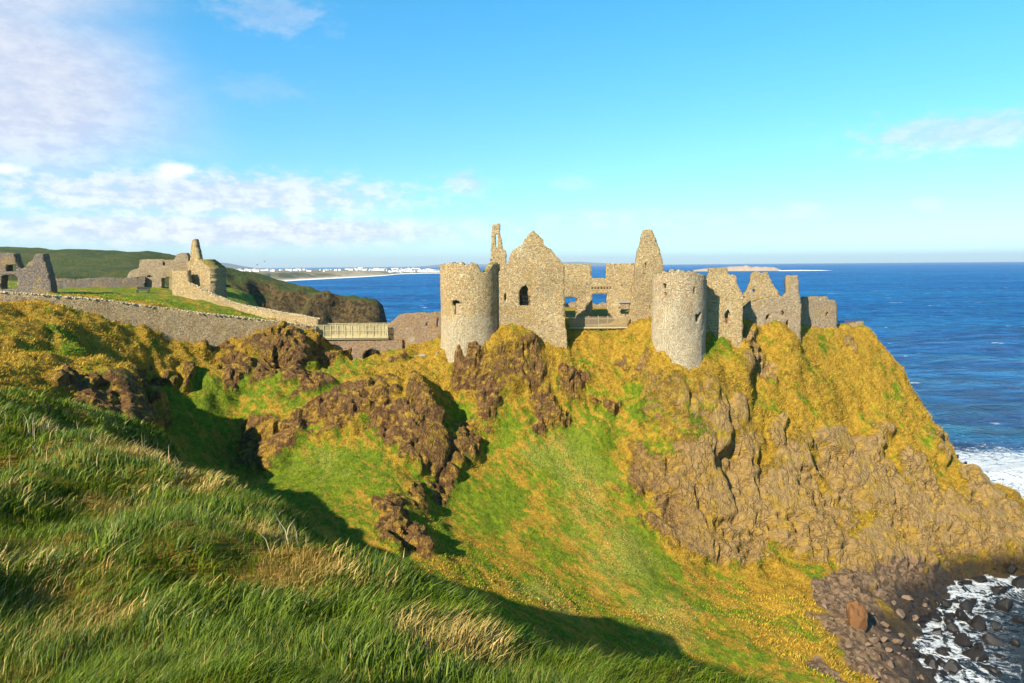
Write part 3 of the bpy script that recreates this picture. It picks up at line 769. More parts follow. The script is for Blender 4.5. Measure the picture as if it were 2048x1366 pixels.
# drum towers -------------------------------------------------------
def tower(name, pxc, Y, rpx, base_z, top_rows, holes_px, mat, seed, batter=0.0):
    c = P(pxc, 600, Y + rpx * Y / F)
    R = rpx * Y / F
    cx, cy = c[0], Y + R
    view = math.atan2(-cy, -cx)                     # bearing of the viewer from the tower
    def place(s, z, d):
        th = view + PI + s / R                      # s grows anticlockwise; s = pi R faces the viewer
        rad = R - d + batter * np.clip((base_z + 7 - z) / 7, 0, 1)
        return np.stack([cx + rad * np.cos(th), cy + rad * np.sin(th), z], 1)
    def s_of(px, py):
        # sight line against the cylinder
        d = ray(px, py); ux, uy = d[0] / math.hypot(d[0], d[1]), d[1] / math.hypot(d[0], d[1])
        b = cx * ux + cy * uy; perp = math.hypot(cx - b * ux, cy - b * uy)
        if perp >= R * 0.999: k = b
        else: k = b - math.sqrt(R * R - perp * perp)
        x, y = k * ux, k * uy
        th = math.atan2(y - cy, x - cx)
        s = ((th - view - PI) % (2 * PI)) * R
        return s, CAM_Z + d[2] * k / math.hypot(d[0], d[1])
    W = 2 * PI * R
    vis = sorted(s_of(px, py) for px, py in top_rows)
    r = random.Random(seed)
    pts = []
    s = 0.0
    zs = [v[1] for v in vis]; ss = [v[0] for v in vis]
    back = sum(zs) / len(zs) - 1.2
    while s < W:
        if ss[0] <= s <= ss[-1]: zt = float(np.interp(s, ss, zs)) + r.uniform(-.3, .22)
        else: zt = back + r.uniform(-.5, .5) * min(1, min(abs(s - ss[0]), abs(s - ss[-1])))
        pts.append((s, zt)); s += 0.35
    pts.append((W + 0.01, pts[0][1]))
    outline = [(-0.01, base_z)] + [(-0.01, pts[0][1])] + pts[1:] + [(W + 0.01, base_z)]
    holes = [[s_of(px, py) for px, py in h] for h in holes_px]
    o = masonry(name, [outline], holes, place, 0.95, mat, 0.25, wrap=W, seed=seed, rough=0.06)
    return o, (cx, cy, R), s_of, place
left_tower_root = empty('drum_tower', (*xy(941, 100), 28.0), 'round tan drum tower with notched rim and shuttered window, beside the gabled hall', 'tower')
lt, LT, lt_s, lt_p = tower('wall', 941, 96.0, 62, 26.0, [(879,531),(890,528),(920,527),(945,526),(953,526),(962,540),(968,544),(975,541),(985,530),(995,527),(1002,532)],
    [[(901,608),(904,602),(912,599),(919,603),(921,608),(918,610),(920,629),(908,629),(908,612)], rect(920,558,924,561), rect(945,557,948,561), rect(918,680,921,684)], M_TOWER, 3, 0.35)
adopt(lt, left_tower_root)
p = lt_p(np.array([lt_s(914.5, 618)[0]]), np.array([lt_s(914.5, 618)[1]]), np.array([0.45]))[0]
boxes_mesh('shutter', [((p[0], p[1], p[2]), (0.75, 0.06, 1.5), None)], M_WOOD, left_tower_root, 0.01)
right_tower_root = empty('drum_tower', (*xy(1357, 96), 26.0), 'tall pale round drum tower with small ragged openings, below the pointed gable', 'tower')
rt, RT, rt_s, rt_p = tower('wall', 1358, 92.5, 55, 23.0, [(1304,548),(1318,545),(1330,543),(1342,541),(1358,540),(1372,543),(1385,546),(1398,545),(1408,546),(1412,548)],
    [rect(1325,567,1332,577), rect(1328,584,1334,591), [(1387,574),(1391,575),(1391,586),(1388,587)], [(1392,630),(1402,626),(1400,633),(1396,642),(1393,645)], rect(1312,640,1315,646)], M_TOWER2, 5, 0.35)
adopt(rt, right_tower_root)

# gabled hall -------------------------------------------------------
hall = empty('gabled_hall', (*xy(1070, 100), 28.0), 'roofless tan stone hall with stepped gable and arched barred window beside notched drum tower', 'hall')
g = ruin_wall('gable_wall', (985, 98.6), (1137, 98.6), [(985,790),(985,560),(1008,530),(1015,527),(1022,508),(1030,497),(1045,488),(1048,479),(1058,468),(1066,460),(1077,470),(1087,480),(1088,490),(1100,497),(1110,510),(1122,521),(1129,532),(1130,650),(1134,668),(1138,790)],
    [[(1039,611),(1039,583),(1044,574),(1053,570),(1062,574),(1067,583),(1062,597),(1062,611)], rect(1009,587,1012,602)], 1.0, M_TAN, 21)
adopt(g, hall)
# side walls running back from the gable
def side_wall(name, px, y0, y1, pts, mat, seed, thick=0.8, parent=None, holes=()):
    x, _ = xy(px, y0)
    A, B = (x, y0), (x + (y1 - y0) * x / y0 * 0.6, y1)
    o = masonry(name, [pts], list(holes), plane_place(A, B), thick, mat, 0.3, seed=seed)
    if parent is not None: adopt(o, parent)
    return o
side_wall('side_wall', 1121, 99.7, 111, [(0,28),(0,40),(2.5,39.6),(4,37),(6.5,36.4),(8,34.5),(11,34),(11,28)], M_TAN, 22, 0.8, hall)
side_wall('side_wall', 1004, 99.7, 111, [(0,28),(0,40),(3,39.0),(6,38.2),(8,37.5),(11,37),(11,28)], M_TAN, 23, 0.8, hall)
adopt(ruin_wall('added_shade_wall', (1012, 102.0), (1100, 102.0), [(1012,700),(1012,566),(1030,560),(1050,566),(1055,575),(1057,600),(1060,700)], [], 0.7, M_TAN, 24), hall)  # wall added behind the arched window so its shaded face darkens the opening
c0, c1 = P(1039.5, 592, 99.1), P(1062, 611, 99.1)
gr_items = []
for k in range(4):
    x = c0[0] + (c1[0] - c0[0]) * (k + 0.5) / 4
    gr_items.append(((x, 99.1, (c0[2] + c1[2]) / 2), (0.07, 0.07, c0[2] - c1[2]), None))
for k in range(3):
    gr_items.append((((c0[0] + c1[0]) / 2, 99.1, c1[2] + (c0[2] - c1[2]) * (0.03 + k * 0.47)), (c1[0] - c0[0], 0.07, 0.08), None))
boxes_mesh('window_grille', gr_items, M_IRON, hall)

# the other ruins ----------------------------------------------------
single(ruin_wall('chimney_ruin', (978, 111.5), (1015, 111.5), [(978,600),(979,560),(980,530),(984,455),(985,448),(1000,447),(1001,470),(1004,479),(1006,498),(1012,502),(1013,525),(1013,600)], [rect(992,468,995,493), rect(997,503,999,520)], 1.3, M_TAN, 31),
       'slender broken chimney stack rising behind the notched drum tower', 'chimney')
inner = empty('inner_range', (*xy(1200, 112), 31.0), 'roofless inner stone range with square window openings above the wooden fence', 'ruined building')
o = ruin_wall('window_wall', (1000, 112), (1302, 112), [(1000,690),(1000,556),(1040,552),(1100,540),(1112,528),(1182,528),(1184,556),(1212,556),(1213,527),(1302,525),(1302,690)],
    [rect(1131,594,1152,640), rect(1185,588,1214,632), rect(1241,608,1260,628), rect(1243,569,1247,573), rect(1172,566,1175,571)], 0.9, M_TAN, 41, 1.5)
adopt(o, inner)
px0, px1 = P(1180, 574, 111.8), P(1222, 574, 111.8)
for k in range(7):
    boxes_mesh('corbel', [((px0[0] + (px1[0] - px0[0]) * (k + .5) / 7, 111.95, px0[2]), (0.22, 0.3, 0.3), None)], M_GREY, inner)
px0, px1 = P(1238, 604, 111.8), P(1263, 604, 111.8)
boxes_mesh('lintel', [(((px0[0] + px1[0]) / 2, 112.0, px0[2]), (px1[0] - px0[0], 0.36, 0.3), None)], M_SLAB, inner)
single(ruin_wall('far_cross_wall', (1120, 126), (1290, 126), [(1120,660),(1120,610),(1150,604),(1186,606),(1196,609),(1206,604),(1216,607),(1290,606),(1290,660)], [], 0.8, M_GREY, 43),
       'low dark cross wall seen through the openings of the inner range', 'wall')
single(ruin_wall('pointed_gable', (1252, 103.5), (1334, 103.5), [(1256,690),(1258,640),(1263,600),(1264,575),(1271,562),(1272,527),(1276,500),(1281,490),(1284,470),(1289,459),(1303,458),(1309,470),(1314,484),(1320,500),(1326,525),(1329,560),(1334,690)],
    [[(1288,537),(1287,530),(1293,526),(1293,535)], rect(1298,612,1301,618), rect(1286,545,1289,550)], 1.0, M_TAN, 45),
    'tall pointed gable fragment standing behind the pale drum tower', 'gable')
single(ruin_wall('curtain_wall', (1404, 97.8), (1487, 97.8), [(1404,740),(1410,560),(1418,552),(1420,536),(1455,535),(1456,549),(1472,550),(1474,567),(1481,580),(1486,590),(1485,740)], [[(1451,636),(1449,632),(1452,622),(1460,619),(1459,640),(1456,648),(1452,648)]], 1.1, M_TAN, 47),
    'stepped curtain wall with one ragged window, right beside the pale drum tower', 'wall')
p = P(1455, 642, 98.3); 
single(boxes_mesh('brick_infill', [((p[0], 98.3, p[2] - 0.1), (0.62, 0.5, 1.0), None)], M_BRICK, None, 0.02), 'red brick blocking in the window of the curtain wall', 'brickwork')
single(ruin_wall('gable_ruin', (1484, 107), (1562, 107), [(1484,680),(1487,590),(1493,583),(1503,560),(1506,545),(1518,543),(1520,547),(1535,544),(1538,553),(1548,572),(1558,584),(1560,680)], [[(1503,583),(1507,577),(1511,580),(1514,586),(1509,585)], rect(1499,602,1502,604)], 0.9, M_TAN, 51),
    'sharp concave gable ruin with pale plaster patch, behind the chimney wall', 'gable')
single(ruin_wall('chimney_wall', (1480, 102.2), (1602, 102.2), [(1481,710),(1484,618),(1500,606),(1530,596),(1556,593),(1568,594),(1574,585),(1575,552),(1577,550),(1596,550),(1598,565),(1599,590),(1602,600),(1602,710)],
    [[(1532,641),(1531,632),(1539,628),(1538,634),(1534,641)], [(1561,625),(1565,620),(1571,626),(1568,631),(1563,629)], [(1571,656),(1573,642),(1576,638),(1578,650),(1575,656)]], 1.0, M_GREY, 53),
    'grey rubble wall carrying a square chimney, with three ragged holes', 'wall')
single(ruin_wall('sea_wall', (1596, 105.8), (1677, 107.5), [(1596,700),(1598,600),(1605,598),(1612,594),(1635,593),(1640,597),(1643,593),(1655,593),(1658,599),(1670,600),(1674,610),(1676,700)], [[(1652,632),(1655,623),(1658,628),(1654,633)]], 1.0, M_GREY, 55),
    'low grey end wall on the seaward side of the chimney wall', 'wall')
single(ruin_wall('low_ruin', (1670, 109), (1731, 110), [(1670,680),(1672,648),(1690,649),(1706,646),(1716,644),(1728,642),(1731,680)], [], 1.0, M_GREY, 57), 'knee-high remnant of wall at the seaward tip of the castle', 'wall')
q0, q1 = P(1674, 641, 111.5), P(1712, 643, 111.5)
rr = boxes_mesh('rusty_railing', [(((q0[0] + q1[0]) / 2, 111.5, q0[2] - 0.1), (q1[0] - q0[0], 0.08, 0.09), None)] + [((q0[0] + (q1[0] - q0[0]) * k / 14, 111.5, q0[2] - 0.8), (0.07, 0.07, 1.4), None) for k in range(15)], plain('rusty_iron', (0.13, 0.04, 0.03)))
single(rr, 'short rusty red railing behind the knee-high end wall', 'railing')

# outwork by the bridge
single(ruin_wall('gatehouse_wall', (768, 106.2), (892, 106.2), [(768,740),(774,656),(780,646),(788,640),(796,631),(808,627),(850,625),(892,624),(892,740)], [rect(851,646,855,653), [(873,652),(876,634),(878,634),(876,654)]], 1.2, M_RED, 61), 'reddish broken gatehouse wall between footbridge and drum tower', 'wall')
arch = [(726,760)] + [(745 - 20 * math.cos(a), 717 - 19 * math.sin(a)) for a in np.linspace(0, PI, 12)] + [(764,760)]
single(ruin_wall('bridge_abutment', (632, 105.8), (805, 105.8), [(632,760),(632,679),(805,679),(805,760)], [arch], 7.0, M_RED, 63, 0.6), 'masonry arch carrying the wooden footbridge', 'arch')

# footbridge ---------------------------------------------------------
br = empty('footbridge', (*xy(705, 106), 30.0), 'pale wooden footbridge with boarded balustrade over the stone arch', 'bridge')
b0, b1 = P(633, 677, 105.4), P(777, 675, 105.4)
bz = (b0[2] + b1[2]) / 2; bl = b1[0] - b0[0]; bcx = (b0[0] + b1[0]) / 2
boxes_mesh('deck', [((bcx, 106.9, bz - 0.12), (bl, 2.8, 0.25), None)], M_RAILW, br)
htop = P(705, 650, 105.4)[2] - bz
for yy in (105.45, 108.35):
    boxes_mesh('handrail', [((bcx, yy, bz + htop), (bl, 0.16, 0.09), None)], M_RAILW, br, 0.01)
    boxes_mesh('lower_rail', [((bcx, yy - 0.07, bz + htop * 0.55), (bl, 0.07, 0.10), None)], M_RAILW, br, 0.01)
    boxes_mesh('kerb_board', [((bcx, yy - 0.08, bz + 0.12), (bl, 0.06, 0.34), None)], M_RAILW, br, 0.01)
    for k in range(11):
        boxes_mesh('post', [((b0[0] + bl * (0.01 + 0.98 * k / 10), yy - 0.10, bz + htop * 0.5), (0.11, 0.10, htop), None)], M_RAILW, br, 0.01)
    nb_ = 74
    for k in range(nb_):
        h = htop * 0.93
        boxes_mesh('picket', [((b0[0] + bl * (k + .5) / nb_, yy, bz + h / 2), (bl / nb_ * 0.55, 0.03, h), None)], M_RAILW, br)

# wooden fence in front of the inner range ----------------------------
fe = empty('paling_fence', (*xy(1198, 102.5), 32.5), 'grey wooden paling fence on the turf between hall and pointed gable', 'fence')
f0, f1 = P(1139, 656, 102.6), P(1254, 655, 102.6)
fl = f1[0] - f0[0]; fh = P(1198, 633, 102.6)[2] - f0[2]
for zz in (0.25, 0.8):
    boxes_mesh('rail', [((f0[0] + fl / 2, 102.66, f0[2] + fh * zz), (fl, 0.06, 0.11), None)], M_WOOD, fe)
boxes_mesh('kerb_beam', [((f0[0] + fl / 2, 102.5, f0[2] + 0.02), (fl, 0.16, 0.2), None)], M_RAILW, fe)
for k in range(7):
    boxes_mesh('post', [((f0[0] + fl * k / 6, 102.72, f0[2] + fh * 0.42), (0.13, 0.13, fh * 1.25), None)], M_WOOD, fe)
for k in range(56):
    boxes_mesh('paling', [((f0[0] + fl * (k + .5) / 56, 102.6, f0[2] + fh * 0.5), (fl / 56 * 0.42, 0.035, fh * random.uniform(.95, 1.03)), None)], M_WOOD, fe)

# forecourt walls on the mainland --------------------------------------
def coping(wall_name, pix, a, b, thick, mat, parent, seed):
    A, B = np.array(xy(*a)), np.array(xy(*b))
    pl = plane_place(A, B); r = np.random.default_rng(seed)
    pts = [on_plane(px, py, A, B) for px, py in pix]
    s = np.array([q[0] for q in pts]); z = np.array([q[1] for q in pts])
    n = int((s[-1] - s[0]) / 0.22)
    bm = bmesh.new()
    for k in range(n):
        ss = s[0] + (s[-1] - s[0]) * (k + r.uniform(0, 1)) / n
        zz = np.interp(ss, s, z)
        for dd in (0.1, thick * .6):
            c = pl(np.array([ss]), np.array([zz + r.uniform(-.06, .06)]), np.array([dd + r.uniform(-.1, .12)]))[0]
            gq = bmesh.ops.create_cube(bm, size=1.0)['verts']
            R = Matrix.Rotation(r.uniform(0, 3), 3, 'Z') @ Matrix.Rotation(r.uniform(-.4, .4), 3, 'X')
            sz3 = (r.uniform(.14, .38), r.uniform(.14, .34), r.uniform(.10, .26))
            for v in gq: v.co = R @ Vector((v.co.x * sz3[0] * r.uniform(.7, 1), v.co.y * sz3[1], v.co.z * sz3[2] * r.uniform(.7, 1))) + Vector(c)
    me = bpy.data.meshes.new('coping_stones'); bm.to_mesh(me); bm.free(); me.materials.append(mat)
    o = bpy.data.objects.new('coping_stones', me); COL.objects.link(o); o['kind'] = 'stuff'
    adopt(o, parent)
M_COPE = plain('pale_coping_stone', (0.46, 0.36, 0.22), 0.9, 0.4, 3)
fw = empty('forecourt_wall', (*xy(300, 94), 33.0), 'long brown rubble wall sloping down to the footbridge above the gully', 'wall')
topl = [(-90,577),(0,584),(100,591),(200,599),(300,613),(400,626),(500,637),(600,649),(633,653)]
o = ruin_wall('wall', (-90, 81), (633, 104.6), topl + [(633,720),(430,720),(300,700),(100,660),(-90,640)], [], 0.9, M_FOREC, 71, 1.0, 0.3)
adopt(o, fw); coping('forecourt_wall', topl, (-90, 81), (633, 104.6), 0.9, M_COPE, fw, 5)
bw = empty('back_wall', (*xy(480, 112), 34.0), 'bright far wall of the forecourt sweeping down to the footbridge', 'wall')
topb = [(376,566),(420,588),(470,607),(520,617),(560,625),(600,631),(634,638)]
o = ruin_wall('wall', (340, 118.5), (634, 106.2), [(344,640),(344,541),(374,541)] + topb + [(634,700),(500,690),(400,660)], [], 0.9, M_TAN, 73, 1.0, 0.3)
adopt(o, bw); coping('back_wall', topb, (340, 118.5), (634, 106.2), 0.9, M_COPE, bw, 6)
# ruined lodgings on the mainland
sp = empty('spire_ruin', (*xy(398, 119), 34.0), 'squat tan ruin crowned by a thin stone spike, at the top of the back wall', 'ruin')
adopt(ruin_wall('wall', (375, 119.5), (423, 117.5), [(375,620),(375,526),(379,521),(398,519),(404,522),(412,529),(420,536),(423,620)], [], 3.6, M_TAN, 75, 1.0), sp)
adopt(ruin_wall('spike', (375, 119.9), (423, 117.9), [(379.5,528),(381,506),(382,492),(384,481),(387,477),(390,481),(393,496),(397,514),(398.5,528)], [], 0.9, M_TAN, 76, 0.5, 0.2), sp)
single(ruin_wall('lodging_wall', (250, 128), (382, 128), [(250,620),(254,553),(262,541),(278,536),(279,519),(300,518),(348,520),(353,509),(362,506),(372,506),(377,516),(380,620)], [[(323,590),(323,556),(338,555),(338,590)], rect(294,551,304,554), rect(326,523,330,532)], 1.2, M_GREY, 77, 1.2), 'grey brown lodging wall with dark doorway beside the spiked ruin', 'ruin')
single(ruin_wall('low_yard_wall', (95, 122), (290, 127), [(95,620),(98,557),(150,558),(200,555),(250,556),(290,553),(290,620)], [], 0.9, M_FARGREY, 79, 1.5), 'low dark yard wall along the lawn of the forecourt', 'wall')
single(ruin_wall('twin_stub_ruin', (-70, 103), (106, 105), [(-70,640),(-70,512),(-20,505),(28,506),(33,526),(38,536),(50,535),(56,526),(66,520),(70,508),(86,507),(89,522),(95,538),(103,572),(106,640)],
    [rect(13,530,32,543), [(2,578),(3,553),(10,550),(30,551),(35,556),(36,578)]], 1.8, M_FARGREY, 81, 1.6), 'dark grey ruin with two upright stubs and a wide black doorway', 'ruin')

# bench on the lawn
bq = P(286, 581, 117)
bz0 = float(hz(bq[0], 117))
be = empty('bench', (bq[0], 117, bz0), 'dark wooden bench on the forecourt lawn before the lodging wall', 'bench')
boxes_mesh('seat', [((bq[0], 117, bz0 + 0.45), (2.2, 0.5, 0.08), None)], M_IRON, be, 0.01)
boxes_mesh('backrest', [((bq[0], 117.26, bz0 + 0.78), (2.2, 0.07, 0.4), None)], M_IRON, be, 0.01)
for sx in (-0.95, 0.95):
    for sy in (-0.2, 0.2):
        boxes_mesh('leg', [((bq[0] + sx, 117 + sy, bz0 + 0.2), (0.09, 0.09, 0.5), None)], M_IRON, be)

# ------------------------------------------------------------------ boulders and slabs
def rock_mesh(name, mat, seed, sub=3, amp=0.28, cuts=11, deep=.38):
    bm = bmesh.new(); bmesh.ops.create_icosphere(bm, subdivisions=sub, radius=1.0)
    co = np.array([v.co[:] for v in bm.verts])
    d = 1 + fbm(co * 0.9 + seed * 3.1, 3, seed) * amp
    w1, w2 = worley(co * 1.3 + seed * 1.7, seed)
    d = d * (1 - 0.22 * np.clip(0.5 - (w2 - w1), 0, 1)) - 0.10 * np.maximum(w1 - 0.4, 0)
    # a few planar cuts make it angular
    r = np.random.default_rng(seed)
    co2 = co * d[:, None]
    for _ in range(cuts):
        n = r.normal(size=3); n /= np.linalg.norm(n); k = r.uniform(deep, deep + .34)
        e = co2 @ n - k
        co2 = co2 - np.outer(np.maximum(e, 0) * 0.95, n)
    for v, c in zip(bm.verts, co2): v.co = c
    for f in bm.faces: f.smooth = False
    me = bpy.data.meshes.new(name); bm.to_mesh(me); bm.free(); me.materials.append(mat)
    return me
def boulder(me, loc, size, rot, label, cat, group=None, name='boulder'):
    o = bpy.data.objects.new(name, me); COL.objects.link(o)
    o.location = loc; o.scale = size; o.rotation_euler = rot
    return tag(o, label, cat, group)
q = hit(1712, 1250)
boulder(rock_mesh('orange_boulder', M_ORANGE, 5, 4, 0.3, 6, .62), (q[0], q[1], q[2] + 0.6), (1.25, 1.2, 1.95), (-0.25, 0.12, 0.4), 'large upright orange brown boulder standing on the scree', 'boulder')
darks = [rock_mesh('dark_boulder', M_DARKROCK, s, 3) for s in range(20, 25)]
rb = random.Random(4)
for px, py, rpx in [(1930,1290,26),(1950,1320,28),(1985,1285,22),(1955,1250,20),(1980,1342,26),(1905,1262,18),(2010,1215,20),(1990,1255,14),(1925,1235,16),(2030,1290,16),(1870,1235,16),(1885,1300,18),(1860,1330,20),(1900,1340,24),
                    (1945,1205,14),(2000,1180,18),(2040,1165,22),(1960,1160,16),(1930,1165,14),(2020,1140,18),(1840,1270,14),(1830,1310,14),(2005,1320,12),(2035,1240,10),(1975,1215,9),(1865,1190,12),(2040,1330,12)] + [(rb.gauss(1880, 40) + (yy - 1200) * 0.25, yy, rb.choice([6, 8, 10, 13, 17])) for yy in [rb.uniform(1195, 1362) for _ in range(60)]]:
    d = ray(px, py); t = -(CAM_Z - 0.1) / d[2]
    c = np.array([d[0] * t, d[1] * t, 0.1]); h = hit(px, py, 45)
    if h[1] < c[1]: c = h
    r = rpx * c[1] / F
    big_ = 'large' if r > 0.95 else ('middling' if r > 0.6 else 'small'); wet_ = 'standing in the foaming water of the cove' if c[2] < 0.15 and h[1] > c[1] - 0.01 else 'on the dark shore between scree and cove'
    boulder(rb.choice(darks), (c[0], c[1], c[2] + r * 0.1), (r * rb.uniform(.85, 1.15), r, r * rb.uniform(.6, .95)), (rb.uniform(-.8, .8), rb.uniform(-.8, .8), rb.uniform(0, 6)), '%s black boulder %s' % (big_, wet_), 'boulder', '%s black boulders %s' % (big_, wet_))
for px, py, rpx in [(1958,962,9),(1972,968,8),(1990,972,10),(2004,966,9),(2012,974,8),(2018,982,9),(1912,912,8),(1902,907,6),(1930,925,7),(1948,948,7)]:
    d = ray(px, py); t = -(CAM_Z - 0.2) / d[2]
    r = rpx * d[1] * t / F
    boulder(rb.choice(darks), (d[0] * t, d[1] * t, 0.0), (r * 1.5, r, r * .6), (0, 0, rb.uniform(0, 6)), 'small black rock in the white surf beyond the headland', 'rock', 'surf rocks beyond the headland')
browns = [rock_mesh('brown_boulder', M_BROWN, s, 3) for s in range(30, 34)]
for px, py, rpx in [(1745,1282,14),(1690,1195,14),(1800,1230,14),(1760,1190,16),(1830,1240,12),(1780,1330,14),(1720,1320,10),(1850,1215,12),(1675,1270,9),(1815,1200,12),(1740,1345,9),(1700,1295,8),(1795,1285,12),(1770,1250,9),(1650,1215,10),(1720,1160,10)] + [(rb.uniform(1660, 1860), rb.uniform(1170, 1360), rb.choice([4, 5, 6, 7, 9])) for _ in range(60)]:
    c = hit(px, py, 45); r = rpx * c[1] / F
    boulder(rb.choice(browns), (c[0], c[1], c[2] + r * 0.2), (r, r * rb.uniform(.8, 1.1), r * .75), (rb.uniform(-.4, .4), rb.uniform(-.4, .4), rb.uniform(0, 6)), '%s brown boulder lying on the scree above the cove' % ('large' if r > 0.5 else 'small'), 'boulder', '%s brown boulders on the scree' % ('large' if r > 0.5 else 'small'))
for (px, py, sz3, rt_, lab) in [(866, 722, (0.55, 0.5, 2.0), (0.15, 0.45, 0.3), 'tall leaning grey rock slab below the notched drum tower'), (888, 703, (0.7, 0.6, 1.0), (0.2, 0.5, 0.2), 'short grey rock slab against the foot of the notched drum tower'),
                            (840, 715, (1.0, 0.6, 0.7), (0.1, 0.2, 0.2), 'squat grey outcrop slab between gatehouse wall and leaning slab')]:
    c = hit(px, py, 80)
    boulder(rock_mesh('slab', M_SLAB, int(px), 3, 0.2), (c[0], c[1] + 0.2, c[2]), sz3, rt_, lab, 'rock', None, 'rock_slab')

wr = hit(268, 738, 60)
boulder(rock_mesh('white_boulder', plain('white_lichened_rock', (0.62, 0.60, 0.54)), 91, 3), (wr[0], wr[1], wr[2] + 0.1), (0.45, 0.4, 0.6), (0.2, 0.3, 0.5), 'single white stone at the head of the shaded gully', 'rock', None, 'white_rock')

# ------------------------------------------------------------------ mainland beyond, far coast, islands
def pasture_material():
    m, t = material('pasture_and_cliff')
    pos = t.pos
    n1 = t.noise(pos, 0.012, 5, 0.6); n2 = t.noise(pos, 0.12, 6, 0.7)
    g = t.mix(t.ramp(n1, 0.35, 0.65), (0.030, 0.062, 0.010), (0.085, 0.105, 0.018))
    n3 = t.noise(pos, 0.7, 6, 0.75)
    g = t.mix(t.math('MULTIPLY', t.ramp(n2, 0.45, 0.7), 0.6), g, (0.17, 0.12, 0.035))
    g = t.mix(t.ramp(n3, .5, .65), g, (0.05, 0.06, 0.012))
    sx = t.n('ShaderNodeSeparateXYZ'); t.put(sx.inputs[0], t.n('ShaderNodeNewGeometry').outputs['Normal'])
    sf = t.math('ADD', sx.outputs[2], t.math('MULTIPLY', t.math('SUBTRACT', n2, 0.5), 0.5))
    rk = t.mix(t.ramp(n3, .35, .65), (0.030, 0.022, 0.010), (0.19, 0.12, 0.040))
    c = t.mix(t.ramp(sf, 0.62, 0.86), rk, g)
    t.put(t.p.inputs['Base Color'], c)
    t.put(t.p.inputs['Normal'], t.bump(t.noise(pos, 0.35, 9, 0.75), 3.5, 1.0))
    return m
M_PAST = pasture_material()
FC = [P(*r) for r in [(-250,486,560),(0,498,540),(80,496,540),(200,505,520),(280,508,510),(345,510,490),(385,522,470),(405,540,420),(0,508,450),(80,506,450),(200,512,440),(300,517,440),(-250,500,450),(0,535,385),(120,534,385),(220,535,380),(310,536,375),(140,500,500),(40,498,500),(260,508,480),(120,548,330),(250,550,330),(330,550,320),(150,562,250),(0,562,250),(-250,560,260),
      (425,572,250),(480,579,262),(560,581,272),(640,588,278),(700,592,284),(728,602,283),(742,614,282),(300,572,215),(400,575,215)]]
FC += [np.array(q, float) for q in [(-116,225,30),(-58,258,-3),(-52,280,-3),(-55,295,-3),(-62,310,-3),(-75,315,6),(-90,330,-3),(-110,345,-3),(-150,400,-3),(-130,330,20),(-100,300,31),
      (-175,470,-3),(-220,560,-3),(-60,200,-3),(-45,230,-3),(-30,300,-3),(-30,180,-3),(-75,190,8),(-84,184,26),(-100,200,20),(-200,440,14),(-230,520,14),(-300,660,-3),(-500,660,40),(-700,600,60),(-40,420,-3),(-60,600,-3)]]
for px, py, Y_ in [(425,572,250),(480,579,262),(560,581,272),(640,588,278),(700,592,284),(728,602,283)]:
    q = P(px, py, Y_)
    FC += [q + np.array([1, -5, -5.0]), np.array([q[0] + 2, q[1] - 10, 9.0]), np.array([q[0] + 4, q[1] - 16, -3.0])]
for x in range(-125, -55, 10):
    FC.append(np.array([x, 179, float(hz(x, 179))]))
FH = make_rbf(np.array(FC))

X, Y = np.meshgrid(np.concatenate([np.arange(-680, -190, 6.0), np.arange(-190, -38, 1.2)]), np.concatenate([np.arange(178, 320, 1.2), np.arange(320, 640, 6.0)]))
Z = FH(X, Y)
v = np.stack([X, Y, Z], -1).reshape(-1, 3)
gy, gx = np.gradient(Z, Y[:, 0], X[0, :])
nn = np.stack([-gx, -gy, np.ones_like(Z)], -1).reshape(-1, 3); nn /= np.linalg.norm(nn, axis=1)[:, None]
st = np.clip(((1 - nn[:, 2]) - 0.12) * 4, 0, 1)
amp = (fbm(v * 0.05, 4, 91) * 3.5 + ridged(v * np.array([.08, .08, .02]), 4, 95) * 2.6) * st + fbm(v * 0.12, 3, 97) * 1.0
v = v + nn * amp[:, None]
S = v.reshape(*X.shape, 3)
grid_mesh('mainland', S[..., 0], S[..., 1], S[..., 2], M_PAST)

def coast_material():
    m, t = material('far_coast_ground')
    pos = t.pos
    n = t.noise(t.vmath('MULTIPLY', pos, (1, 1, 3)), 0.006, 6, 0.7); n2 = t.noise(pos, 0.02, 5, 0.7)
    c = t.mix(t.ramp(n, 0.4, 0.6), (0.085, 0.085, 0.035), (0.27, 0.20, 0.10))
    c = t.mix(t.math('MULTIPLY', t.attr('sand'), t.ramp(n2, 0.2, 0.5)), c, (0.50, 0.38, 0.24))
    c = t.mix(t.math('MULTIPLY', t.attr('chalk'), t.ramp(n2, 0.45, 0.55)), c, (0.75, 0.74, 0.70))
    c = t.mix(t.attr('foam'), c, (0.85, 0.87, 0.88))
    t.put(t.p.inputs['Base Color'], c)
    return m
M_COAST = coast_material()
pxs = np.arange(380, 905, 3.0)
ipl = lambda tab: np.interp(pxs, [a for a, b in tab], [b for a, b in tab])
sh = ipl([(380,580),(440,576),(490,572),(540,564),(600,560),(660,557),(720,554),(770,551),(800,548),(850,546.5),(905,546)])
du = ipl([(380,548),(440,550),(470,553),(490,553),(520,549),(560,546),(600,545),(640,547),(690,542.5),(720,543),(750,544),(775,547),(800,546),(850,545),(905,544.5)])
sk = ipl([(380,538),(430,540),(500,539),(560,539.5),(640,539.5),(700,539),(760,538),(800,538),(850,539.5),(890,541),(905,542.5)])
def seaY(px, py):
    d = ray(px, py); return -CAM_Z / d[2] * d[1]
rows = []; sand = []; chalk = []; foam = []
Ys = np.array([seaY(a, b) for a, b in zip(pxs, sh)])
Ysky = np.maximum(Ys * 1.22, 4700.0)
prof = [(-0.03, -4, 0, 0, 1), (-0.012, 0.3, 0, 0, 1), (0.0, 0.8, 1, 0, .7), (0.02, 2.5, 1, 0, 0)]
